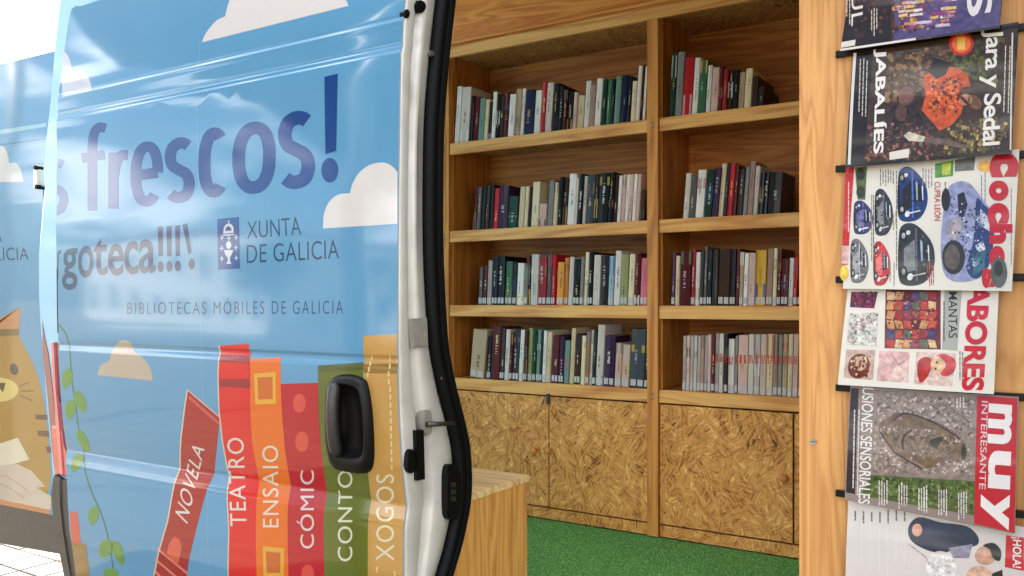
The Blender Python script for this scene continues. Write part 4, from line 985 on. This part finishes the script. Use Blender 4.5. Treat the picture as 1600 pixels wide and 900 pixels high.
def d2(nw, cv):
    Q = [(1365, 78), (1590, 44), (1580, 236), (1350, 254)]
    P = nw().poly(Q, (64, 44, 30), 1)
    speckle(P, [(1385, 85), (1490, 68), (1480, 150), (1380, 160)], 150, [(120, 88, 56), (96, 70, 44), (144, 110, 72), (70, 50, 34), (84, 64, 36)], 3, 9)
    speckle(P, [(1350, 190), (1470, 190), (1470, 250), (1350, 254)], 140, [(50, 30, 26), (96, 60, 46), (130, 76, 58), (34, 22, 20), (160, 110, 90)], 2, 6)
    speckle(P, [(1480, 70), (1570, 55), (1565, 130), (1490, 120)], 90, [(84, 90, 34), (110, 104, 40), (60, 66, 24), (44, 40, 20)], 3, 9)
    speckle(P, [(1480, 190), (1575, 180), (1575, 236), (1470, 242)], 90, [(150, 130, 60), (190, 160, 90), (96, 92, 40), (60, 60, 28), (120, 90, 50)], 2, 7)
    speckle(P, [(1390, 150), (1440, 140), (1450, 200), (1395, 210)], 70, [(20, 14, 14), (40, 26, 22), (60, 40, 30)], 4, 9)
    P.build('cover_picture', cv, M['photo'])['kind'] = 'stuff'
    P = nw().poly([(1444, 118), (1456, 112), (1480, 104), (1498, 106), (1512, 118), (1518, 140), (1508, 150), (1502, 178), (1486, 196), (1468, 204), (1456, 190), (1440, 172), (1446, 150)], (206, 84, 36), 4)
    speckle(P, [(1448, 120), (1508, 116), (1500, 170), (1450, 176)], 90, [(236, 120, 52), (176, 60, 26), (226, 100, 40), (150, 50, 26), (240, 150, 80)], 2, 6, 5)
    speckle(P, [(1452, 124), (1506, 118), (1498, 176), (1456, 184)], 26, [(110, 40, 22), (90, 34, 22), (70, 30, 22)], 2, 5, 6.2)
    P.poly([(1460, 90), (1486, 98), (1478, 116), (1464, 124), (1450, 112)], (26, 20, 18), 6).ell(1514, 150, 17, 15, (74, 50, 34), 6).ell(1509, 156, 10, 9, (196, 136, 104), 7).line([(1502, 152), (1516, 166)], 5, (90, 40, 30), 8).ell(1523, 160, 9, 13, (120, 86, 50), 7, -40)
    P.poly([(1412, 212), (1420, 206), (1446, 214), (1442, 222), (1420, 220)], (222, 212, 190), 7).poly([(1446, 214), (1480, 218), (1514, 228), (1510, 233), (1470, 226), (1442, 222)], (112, 92, 84), 7)
    P.ell(1416, 150, 12, 15, (120, 80, 70), 6, 20).ell(1408, 176, 9, 14, (90, 60, 50), 6)
    P.build('hunter_picture', cv, M['photo'])
    nw().ell(1502, 68, 19, 19, (206, 44, 38), 6).ell(1502, 68, 14.5, 14.5, (238, 120, 50), 7).poly([(1496, 58), (1508, 58), (1508, 78), (1496, 78)], (246, 190, 90), 8).build('round_badge', cv, M['paper'])
    nw().down('JABALÍES', 1365, 77, 1389, 241, (244, 240, 236), 6, .03, 1, -5, -2).build('title_lettering', cv, M['paper'])
    nw().down('Jara y Sedal', 1533, 47, 1568, 229, (244, 240, 232), 6, .016, .92, -6, -3).build('title_lettering', cv, M['paper'])
    P = nw(); vlines(P, 1342, 90, 1358, 190, 3, (206, 196, 190), 5, -.03); vlines(P, 1568, 70, 1582, 200, 2, (226, 220, 200), 5, -.03); P.line([(1336, 84), (1327, 256)], 4.5, (226, 222, 216), 5); P.poly([(1390, 238), (1421, 232), (1420, 246), (1390, 250)], (230, 224, 214), 6); P.line([(1582, 52), (1579, 234)], 2.5, (226, 220, 210), 5); P.build('small_print', cv, M['paper'])['kind'] = 'stuff'
magazine('second magazine from the top, dark cover with a figure in orange and white lettering', (1334, 78), (1592, 34), (1581, 240), (1321, 262), (24, 18, 16), d2)
CARS = [(1349, 340, 15, 26, (62, 56, 110), (120, 118, 160)), (1343, 408, 14, 34, (112, 112, 116), (170, 168, 170)), (1381, 332, 14, 36, (58, 58, 60), (140, 138, 138)), (1378, 412, 13, 34, (184, 36, 40), (226, 110, 104)), (1426, 304, 23, 42, (30, 56, 116), (30, 28, 30)), (1432, 398, 28, 48, (44, 46, 52), (128, 130, 134))]
def car(P, cx, cy, rx, ry, c1, c2, lay=3):
    P.poly(catmull([(cx-rx, cy-ry*.5), (cx-rx*.8, cy-ry*.95), (cx-rx*.1, cy-ry), (cx+rx*.7, cy-ry*.55), (cx+rx, cy-ry*.1), (cx+rx*.95, cy+ry*.45), (cx+rx*.4, cy+ry*.92), (cx-rx*.6, cy+ry), (cx-rx, cy+ry*.7)], 4, True), c1, lay)
    P.poly([(cx+rx*.05, cy-ry*.6), (cx+rx*.6, cy-ry*.3), (cx+rx*.65, cy+ry*.25), (cx+rx*.1, cy+ry*.3)], (24, 26, 32), lay+1).poly([(cx-rx*.7, cy-ry*.2), (cx-rx*.1, cy-ry*.5), (cx-rx*.05, cy+ry*.5), (cx-rx*.7, cy+ry*.6)], c2, lay+1)
    for k in (-.62, .55): P.ell(cx-rx*.72, cy+ry*k, rx*.22, ry*.2, (20, 20, 22), lay+2, 0, 12).ell(cx-rx*.72, cy+ry*k, rx*.11, ry*.1, (170, 170, 172), lay+3, 0, 10)
    P.line([(cx-rx*.92, cy-ry*.3), (cx-rx*.9, cy+ry*.75)], rx*.16, (26, 26, 28), lay+2).ell(cx-rx*.35, cy+ry*.72, rx*.16, ry*.12, (232, 234, 236), lay+3, 20, 10).ell(cx-rx*.45, cy-ry*.72, rx*.12, ry*.08, (220, 224, 228), lay+3, 20, 10).poly([(cx+rx*.2, cy-ry*.5), (cx+rx*.34, cy-ry*.42), (cx+rx*.36, cy+ry*.2), (cx+rx*.26, cy+ry*.22)], (150, 168, 186), lay+2).line([(cx-rx*.02, cy-ry*.85), (cx+rx*.02, cy+ry*.85)], rx*.1, tuple(min(255, int(v*1.5+30)) for v in c1), lay+1.5)
    P.line([(cx-rx*.3, cy+ry*.7), (cx+rx*.5, cy+ry*.6)], 2, (220, 220, 220), lay+3).line([(cx+rx*.66, cy-ry*.3), (cx+rx*.7, cy+ry*.2)], 1.6, (230, 232, 236), lay+3)
def d3(nw, cv):
    P = nw()
    for a in CARS:
        car(P, *a); cx, cy, rx, ry = a[:4]
        speckle(P, [(cx-rx*.8, cy-ry*.8), (cx+rx*.7, cy-ry*.7), (cx+rx*.7, cy+ry*.7), (cx-rx*.8, cy+ry*.8)], 9, [a[4], a[5], (20, 22, 26), (96, 98, 104)], 1.2, 4, 4.2)
    P.build('car_pictures', cv, M['photo'])['kind'] = 'stuff'
    P = nw(); P.poly(catmull([(1474, 330), (1480, 296), (1496, 284), (1514, 286), (1530, 304), (1552, 336), (1553, 372), (1546, 412), (1526, 436), (1492, 440), (1474, 424), (1470, 380)], 4, True), (150, 156, 196), 3)
    P.poly(catmull([(1526, 310), (1538, 320), (1552, 338), (1552, 380), (1545, 415), (1526, 436), (1510, 420), (1520, 380), (1524, 340)], 4, True), (36, 60, 116), 4).poly([(1532, 326), (1546, 342), (1546, 362), (1530, 350)], (200, 210, 226), 5)
    P.poly([(1496, 304), (1506, 300), (1512, 320), (1506, 340), (1498, 338)], (42, 34, 44), 5).poly([(1480, 350), (1494, 336), (1504, 346), (1500, 370), (1482, 376)], (170, 160, 168), 5).poly([(1524, 384), (1536, 376), (1540, 390), (1528, 394)], (214, 224, 236), 6)
    speckle(P, [(1482, 300), (1540, 330), (1540, 420), (1480, 430)], 110, [(150, 156, 196), (90, 96, 140), (210, 214, 230), (30, 36, 60), (110, 118, 160), (60, 70, 110)], 1, 4, 6)
    P.ell(1490, 402, 18, 27, (40, 36, 44), 8).ell(1488, 402, 12, 20, (96, 84, 80), 9).ell(1478, 312, 7, 18, (36, 34, 38), 5).poly([(1522, 398), (1540, 392), (1538, 420), (1520, 432)], (50, 110, 130), 6)
    P.build('car_pictures', cv, M['photo'])['kind'] = 'stuff'
    P = nw().poly([(1461, 256), (1490, 251), (1489, 275), (1461, 278)], (70, 150, 44), 3).poly([(1472, 256), (1486, 254), (1485, 272), (1472, 274)], (200, 210, 60), 4).poly([(1492, 250), (1524, 245), (1522, 266), (1492, 268)], (110, 112, 110), 3).ell(1540, 260, 13, 9, (240, 180, 60), 4).ell(1319, 427, 7, 12, (240, 200, 60), 4).ell(1405, 236, 1, 1, (30, 30, 30), 3)
    P.poly([(1336, 262), (1355, 260), (1352, 312), (1340, 312)], (96, 112, 70), 3).ell(1345, 272, 7, 10, (50, 60, 34), 4).ell(1345, 300, 7, 9, (60, 70, 44), 4).poly([(1322, 262), (1335, 260), (1325, 414), (1315, 414)], (200, 48, 50), 3).poly([(1316, 384), (1327, 384), (1325, 412), (1315, 412)], (226, 180, 176), 4)
    P.ell(1561, 426, 13, 24, (88, 92, 96), 7).ell(1560, 420, 7, 12, (40, 44, 46), 8)
    P.build('cover_picture', cv, M['photo'])['kind'] = 'stuff'
    P = nw(); vlines(P, 1362, 300, 1368, 440, 1, (96, 92, 84), 4, 0, 1.4); vlines(P, 1398, 262, 1404, 440, 1, (110, 104, 90), 4, 0, 1.4); vlines(P, 1474, 284, 1480, 330, 1, (90, 90, 90), 4); vlines(P, 1531, 268, 1542, 330, 2, (96, 110, 150), 4, 0, 1.3); vlines(P, 1576, 290, 1584, 440, 1, (130, 120, 120), 4, 0, 1.3); vlines(P, 1374, 262, 1398, 292, 6, (120, 116, 110), 4); vlines(P, 1440, 262, 1458, 300, 4, (130, 126, 120), 4); vlines(P, 1394, 330, 1402, 360, 2, (140, 130, 110), 4); vlines(P, 1448, 410, 1460, 448, 4, (170, 80, 76), 4); vlines(P, 1388, 410, 1400, 448, 2, (140, 140, 130), 4); vlines(P, 1358, 300, 1366, 440, 1, (150, 140, 110), 4); vlines(P, 1322, 280, 1330, 380, 1, (240, 200, 196), 5); P.build('small_print', cv, M['paper'])['kind'] = 'stuff'
    nw().down('CUPRA LEÓN', 1460, 284, 1472, 345, (190, 60, 60), 5, .01).build('lettering', cv, M['paper'])
    P = nw()
    for t, x0, y0, x1, y1 in (('c', 1546, 238, 1592, 277), ('o', 1545, 282, 1576, 314), ('c', 1543, 317, 1577, 350), ('h', 1546, 350, 1582, 381), ('e', 1546, 384, 1570, 418), ('s', 1534, 420, 1556, 450)): P.down(t, x0, y0, x1, y1, (196, 22, 44), 6, .07)
    P.build('title_lettering', cv, M['paper'])
magazine('white magazine crowded with car pictures under red lettering', (1332, 259), (1593, 233), (1581, 455), (1317, 451), (228, 224, 212), d3)
def d4(nw, cv):
    q = lambda *a: a
    P = nw().poly([(1384, 452), (1470, 452), (1470, 546), (1382, 544)], (120, 40, 44), 2)
    QC = [(176, 40, 44), (206, 150, 96), (90, 30, 36), (60, 70, 120), (196, 80, 60), (150, 60, 66), (226, 190, 140), (100, 110, 90)]
    for i in range(6):
        for j in range(6):
            x = 1386+i*13; y = 455+j*15; s = 2*math.sin(j*1.2+i); P.poly([(x+s, y), (x+12+s, y+2), (x+11-s, y+14), (x-s, y+13)], rg.choice(QC), 3+rg.random()*.5)
    speckle(P, [(1388, 456), (1466, 456), (1464, 540), (1386, 540)], 40, QC, 2, 5, 4); P.build('quilt_picture', cv, M['photo'])
    P = nw().poly([(1330, 456), (1372, 456), (1366, 482), (1328, 480)], (126, 40, 66), 2); speckle(P, [(1330, 456), (1372, 456), (1366, 480), (1328, 478)], 30, [(90, 30, 50), (170, 60, 90), (60, 40, 60)], 2, 6)
    P.poly([(1328, 490), (1372, 488), (1370, 541), (1322, 539)], (206, 204, 194), 2); speckle(P, [(1328, 490), (1372, 488), (1370, 540), (1324, 538)], 80, [(110, 130, 80), (226, 220, 214), (200, 150, 160), (160, 160, 140), (240, 238, 232)], 2, 5)
    P.poly([(1322, 546), (1368, 547), (1364, 594), (1318, 590)], (206, 176, 160), 2); P.ell(1342, 572, 17, 20, (120, 50, 34), 3, 20).ell(1346, 568, 9, 12, (216, 170, 130), 4, 20); speckle(P, [(1330, 556), (1360, 556), (1356, 588), (1326, 588)], 26, [(150, 60, 44), (226, 200, 170), (90, 36, 26)], 2, 5, 5)
    P.poly([(1374, 548), (1422, 550), (1418, 598), (1370, 595)], (224, 180, 178), 2).poly([(1388, 596), (1398, 574), (1416, 566), (1420, 598)], (236, 206, 196), 3).line([(1392, 552), (1404, 570), (1418, 560)], 2, (190, 130, 130), 4)
    P.poly([(1432, 550), (1494, 552), (1488, 604), (1428, 600)], (226, 200, 190), 2); P.build('cover_picture', cv, M['photo'])['kind'] = 'stuff'
    P = nw().poly(catmull([(1434, 566), (1444, 558), (1456, 562), (1452, 584), (1440, 598), (1434, 588)], 4, True), (186, 30, 40), 4).ell(1465, 570, 11, 13, (232, 190, 150), 5).poly(catmull([(1462, 556), (1476, 553), (1492, 562), (1492, 578), (1480, 588), (1470, 584), (1478, 570), (1470, 558)], 4, True), (214, 70, 74), 6).ell(1464, 566, 1.5, 2, (40, 26, 20), 7).ell(1462, 576, 1.5, 2, (40, 26, 20), 7)
    P.build('doll_picture', cv, M['photo'])
    nw().poly([(1476, 453), (1503, 454), (1496, 548), (1472, 546)], (176, 178, 168), 2).down('MANTAS', 1482, 456, 1496, 528, (40, 44, 40), 4, .004).build('lettering', cv, M['paper'])
    P = nw(); vlines(P, 1470, 470, 1480, 545, 1, (90, 30, 36), 5); vlines(P, 1498, 545, 1506, 600, 2, (110, 110, 104), 4); P.build('small_print', cv, M['paper'])['kind'] = 'stuff'
    nw().down('LABORES', 1514, 424, 1549, 610, (206, 24, 50), 5, .04, 1, -12, 1).build('title_lettering', cv, M['paper'])
magazine('white needlework magazine with a patchwork quilt and a red knitted doll', (1327, 434), (1562, 430), (1553, 616), (1309, 601), (236, 230, 218), d4)
def d5(nw, cv):
    P = nw().poly([(1331, 606), (1527, 620), (1526, 808), (1322, 770)], (150, 132, 122), 1)
    G1 = [(186, 168, 158), (130, 112, 104), (206, 190, 178), (104, 90, 84), (166, 144, 134), (148, 126, 110)]
    speckle(P, [(1365, 612), (1525, 622), (1524, 745), (1360, 740)], 620, G1, 1.5, 5); P.build('cover_picture', cv, M['photo'])['kind'] = 'stuff'
    P = nw().poly(catmull([(1372, 668), (1388, 652), (1410, 644), (1436, 650), (1470, 662), (1500, 682), (1508, 700), (1500, 722), (1478, 716), (1452, 732), (1436, 724), (1414, 714), (1388, 694)], 4, True), (120, 96, 74), 3)
    speckle(P, [(1384, 660), (1496, 684), (1490, 716), (1400, 704)], 220, [(136, 108, 84), (104, 84, 66), (150, 124, 100), (88, 76, 62), (126, 106, 92)], 2, 5, 4)
    P.line(catmull([(1424, 672), (1414, 680), (1410, 692), (1412, 702)], 4), 4, (60, 42, 34), 6).poly([(1452, 688), (1468, 682), (1474, 684), (1464, 700), (1456, 698)], (58, 46, 38), 6).ell(1506, 706, 4, 13, (46, 40, 34), 6).line(catmull([(1396, 658), (1412, 646), (1440, 652), (1470, 666), (1500, 686)], 4), 2.6, (70, 54, 44), 6).line(catmull([(1376, 676), (1396, 704), (1420, 720), (1440, 732)], 4), 2.6, (76, 58, 48), 6); P.build('rock_picture', cv, M['photo'])
    P = nw().poly([(1362, 742), (1526, 752), (1526, 806), (1344, 774)], (84, 104, 50), 3); speckle(P, [(1365, 744), (1524, 754), (1524, 800), (1352, 772)], 140, [(110, 128, 66), (66, 84, 36), (130, 140, 84), (52, 66, 34)], 2, 6, 4)
    for k in range(5): vlines(P, 1372+k*31, 750+k*4, 1388+k*31, 792+k*5, 4, rg.choice([(236, 236, 224), (230, 214, 214)]), 6, 0, 1.8)
    P.build('cover_picture', cv, M['photo'])['kind'] = 'stuff'
    nw().poly([(1330, 606), (1342, 607), (1336, 772), (1322, 769)], (52, 40, 42), 3).build('cover_picture', cv, M['photo'])['kind'] = 'stuff'
    nw().down('ILUSIONES SENSORIALES', 1348, 592, 1366, 786, (240, 236, 230), 6, .01, 1, -7, 2).build('lettering', cv, M['paper'])
    P = nw(); vlines(P, 1332, 640, 1346, 776, 2, (222, 214, 208), 6, -.02, 2); vlines(P, 1493, 618, 1508, 640, 3, (236, 232, 226), 6); P.build('small_print', cv, M['paper'])['kind'] = 'stuff'
    nw().poly([(1527, 618), (1590, 622), (1585, 833), (1522, 818)], (200, 24, 44), 4).build('title_band', cv, M['paper'])
    P = nw()
    for t, x0, y0, x1, y1, o in (('m', 1545, 630, 1582, 692, .04), ('u', 1545, 703, 1580, 762, .04), ('y', 1533, 770, 1578, 826, .04)): P.down(t, x0, y0, x1, y1, (246, 240, 236), 6, o, 1, -2, 3)
    P.build('title_lettering', cv, M['paper'])
    nw().down('INTERESANTE', 1534, 626, 1544, 764, (236, 206, 204), 6, .006, 1, -4, 1).build('lettering', cv, M['paper'])
magazine('magazine with a rocky face picture and a broad red title band', (1329, 603), (1592, 620), (1586, 834), (1320, 781), (150, 134, 124), d5)
def d6(nw, cv):
    P = nw().poly([(1326, 776), (1600, 828), (1600, 1000), (1322, 980)], (222, 212, 206), 1); P.build('cover_picture', cv, M['paper']); P = nw()
    P.poly(catmull([(1420, 822), (1436, 808), (1470, 816), (1510, 822), (1528, 838), (1526, 852), (1500, 856), (1470, 864), (1440, 856), (1422, 842)], 4, True), (34, 40, 66), 3).poly([(1482, 856), (1520, 850), (1514, 872), (1490, 872)], (150, 140, 160), 4).ell(1433, 828, 8, 10, (214, 160, 140), 4)
    P.ell(1540, 868, 17, 15, (212, 160, 134), 5).poly(catmull([(1536, 852), (1552, 848), (1564, 860), (1562, 876), (1552, 872), (1546, 858)], 4, True), (28, 22, 24), 6)
    P.poly(catmull([(1450, 874), (1462, 862), (1480, 864), (1494, 884), (1500, 930), (1460, 940), (1448, 900)], 4, True), (240, 234, 228), 4); speckle(P, [(1455, 868), (1490, 870), (1500, 930), (1455, 930)], 60, [(226, 220, 214), (246, 242, 238), (206, 200, 196)], 2, 5, 5)
    P.ell(1530, 900, 20, 16, (224, 178, 150), 5).poly([(1550, 896), (1566, 890), (1570, 930), (1552, 930)], (40, 28, 26), 6).line([(1420, 850), (1446, 870), (1452, 882)], 2, (190, 180, 176), 4)
    P.build('couple_picture', cv, M['photo'])
    P = nw()
    for k in range(6): P.down('DO HTE'[k] if k != 2 else 'E', 1334+k*15, 800+k*5.5, 1345+k*15, 812+k*6, (96, 92, 90), 4, .0)
    P2 = nw(); vlines(P2, 1340, 812, 1420, 900, 6, (226, 222, 214), 4, 0, 2.4); vlines(P2, 1330, 796, 1420, 818, 7, (110, 106, 100), 5, 0, 2.4); P2.build('small_print', cv, M['paper'])['kind'] = 'stuff'
    nw().poly([(1572, 836), (1600, 840), (1600, 892), (1570, 886)], (206, 30, 40), 4).down('¡HOLA!', 1579, 838, 1596, 886, (246, 240, 236), 6, .02, 1, 0, 2).build('title_lettering', cv, M['paper'])
magazine('lowest magazine, pale cover with a couple in a dark suit and white dress', (1326, 768), (1612, 826), (1612, 1010), (1320, 960), (226, 218, 210), d6)

# ================================================================== across the square, out of view: houses, added sail and trees mirrored in the door
M['cream'] = plain('cream_render', (236, 232, 224), .8, .2, noise=.06, scale=1.5)
M['stone'] = plain('granite_facade', (206, 202, 196), .8, .2, noise=.1, scale=2)
M['tile'] = plain('roof_tile', (150, 84, 62), .8, .2, noise=.2, scale=3)
M['glass'] = plain('window_glass', (44, 54, 64), .06, .6, noise=.1, scale=1)
def building(label, x0, x1, y, hl, hr, mat, dep=8, floors=3, cols_=4):
    b_ = empty('house', ((x0+x1)/2, y-dep/2, 0), label, 'house')
    bm = bmesh.new(); prism(bm, [(x0, 0), (x1, 0), (x1, hr), (x0, hl)], y, y-dep); bm_obj('wall', bm, mat, b_)
    bm = bmesh.new(); prism(bm, [(x0-.3, hl), (x1+.3, hr-.02), (x1+.3, hr+.25), (x0-.3, hl+.27)], y+.4, y-dep-.3); bm_obj('roof', bm, M['tile'], b_)
    for i in range(cols_):
        for j in range(floors):
            cx = x0+(x1-x0)*(i+.5)/cols_; z0 = 1.0+j*3.0; top = hl+(hr-hl)*(cx-x0)/(x1-x0)
            if z0+2.2 > top: continue
            wnd = box('window', cx-.55, cx+.55, y+.003, y+.07, z0, z0+1.6, M['van_white'], b_)
            box('pane', cx-.47, cx+.47, y+.072, y+.085, z0+.08, z0+1.52, M['glass'], wnd)
building('long cream house far across the square, mirrored in the van door', -74, -50, -42, 7.5, 7.5, M['cream'], 9, 2, 8)
building('granite house far across the square, mirrored in the van door', -46, -30, -48, 6.5, 6.5, M['stone'], 9, 2, 5)
# unseen sail, added and shaped so the top of the door mirrors something dark
sail = empty('reflection_sail', (-6, -6, 0), 'dark sail on steel posts, added out of view to darken the reflection in the van door', 'shade sail')
cor = [Vector((-6.6, -.2, 4.5)), Vector((-13.2, -12, 4.5)), Vector((-3.0, -13, 4.5)), Vector((-2.8, -.2, 4.5))]
bm = bmesh.new(); nS = 14
def sp_(u, v, d): 
    p = cor[0]*(1-u)*(1-v)+cor[3]*u*(1-v)+cor[2]*u*v+cor[1]*(1-u)*v
    return (p.x, p.y, p.z-.22*math.sin(math.pi*u)*math.sin(math.pi*v)+d)
for d in (0, .006):
    g = [[bm.verts.new(sp_(i/nS, j/nS, d)) for i in range(nS+1)] for j in range(nS+1)]
    for j in range(nS):
        for i in range(nS): bm.faces.new((g[j][i], g[j][i+1], g[j+1][i+1], g[j+1][i]))
bm_obj('sail_cloth', bm, plain('sail_cloth', (74, 84, 92), .9, .1, noise=.08, scale=40), sail, smooth=True)
for p in cor:
    bm = bmesh.new(); add_tube(bm, [(p.x, p.y-.1, 0), (p.x, p.y-.1, 4.8)], .06, 12); bm_obj('post', bm, M['steel'], sail, smooth=True)
# trees added out of view to break up the reflection in the door
def tree(label, x, y, h, rr, seed):
    g = random.Random(seed); t = empty('reflection_tree', (x, y, 0), label, 'tree', 'trees added for the door reflection')
    bm = bmesh.new(); add_tube(bm, [(x, y, 0), (x+.05, y, h*.3), (x-.05, y+.05, h*.5), (x, y, h*.8)], [.16, .13, .1, .03], 9)
    for k in range(6):
        a = k*1.05+g.random(); add_tube(bm, [(x, y, h*(.35+.04*k)), (x+math.cos(a)*rr*.4, y+math.sin(a)*rr*.4, h*(.5+.05*k)), (x+math.cos(a)*rr*.75, y+math.sin(a)*rr*.75, h*(.58+.05*k))], [.06, .04, .015], 6)
    bm_obj('trunk', bm, M['bark'], t, smooth=True)
    V, Fc = [], []
    cl = [Vector((g.gauss(0, .45), g.gauss(0, .45), g.gauss(0, .4)))*rr for _ in range(40)]
    for _ in range(5200):
        c = g.choice(cl)+Vector((g.gauss(0, 1), g.gauss(0, 1), g.gauss(0, 1)))*rr*.17
        p = Vector((x, y, h*.68))+c; s = g.uniform(.06, .13); n = Vector((g.gauss(0, 1), g.gauss(0, 1), g.gauss(0, 1))).normalized(); a = n.orthogonal().normalized(); b = n.cross(a)
        i = len(V); V += [tuple(p+a*s), tuple(p+b*s*.6), tuple(p-a*s), tuple(p-b*s*.6)]; Fc.append((i, i+1, i+2, i+3))
    me = bpy.data.meshes.new('crown'); me.from_pydata(V, [], Fc); tag(link('crown', me, M['leaf'], t), kind='stuff')
M['bark'] = plain('bark', (104, 92, 76), .9, .1, noise=.2, scale=20); M['leaf'] = plain('leaf', (62, 84, 36), .6, .3, noise=.25, scale=2)
tree('tall tree before the cream house, added for the reflection in the van door', -40, -33, 6.0, 2.2, 1)
tree('round tree before the granite house, added for the reflection in the van door', -31, -36, 5.2, 2.0, 2)
tree('tree beyond the rear of the van, added for the reflection in the van door', -44, -18, 5.5, 2.1, 3)
bm = bmesh.new(); add_tube(bm, [(0, -.0015, 0), (0, .001, 0)], .0042, 10); scr = None
for xx in ((xL0+xL1)/2, (xP0+xP1)/2):
    for r in SH:
        for dz in (-.016, -.034):
            if scr is None: scr = bm_obj('screw_head', bm, M['steel'], bc)
            o = scr if scr.location.x == 0 and dz == -.016 and r == SH[0] and xx < -1.5 and not scr.get('set') else link('screw_head', scr.data, None, bc)
            scr['set'] = 1; o.location = Vector((xx, DS-.007, zr(r)+dz))-pworld(bc)
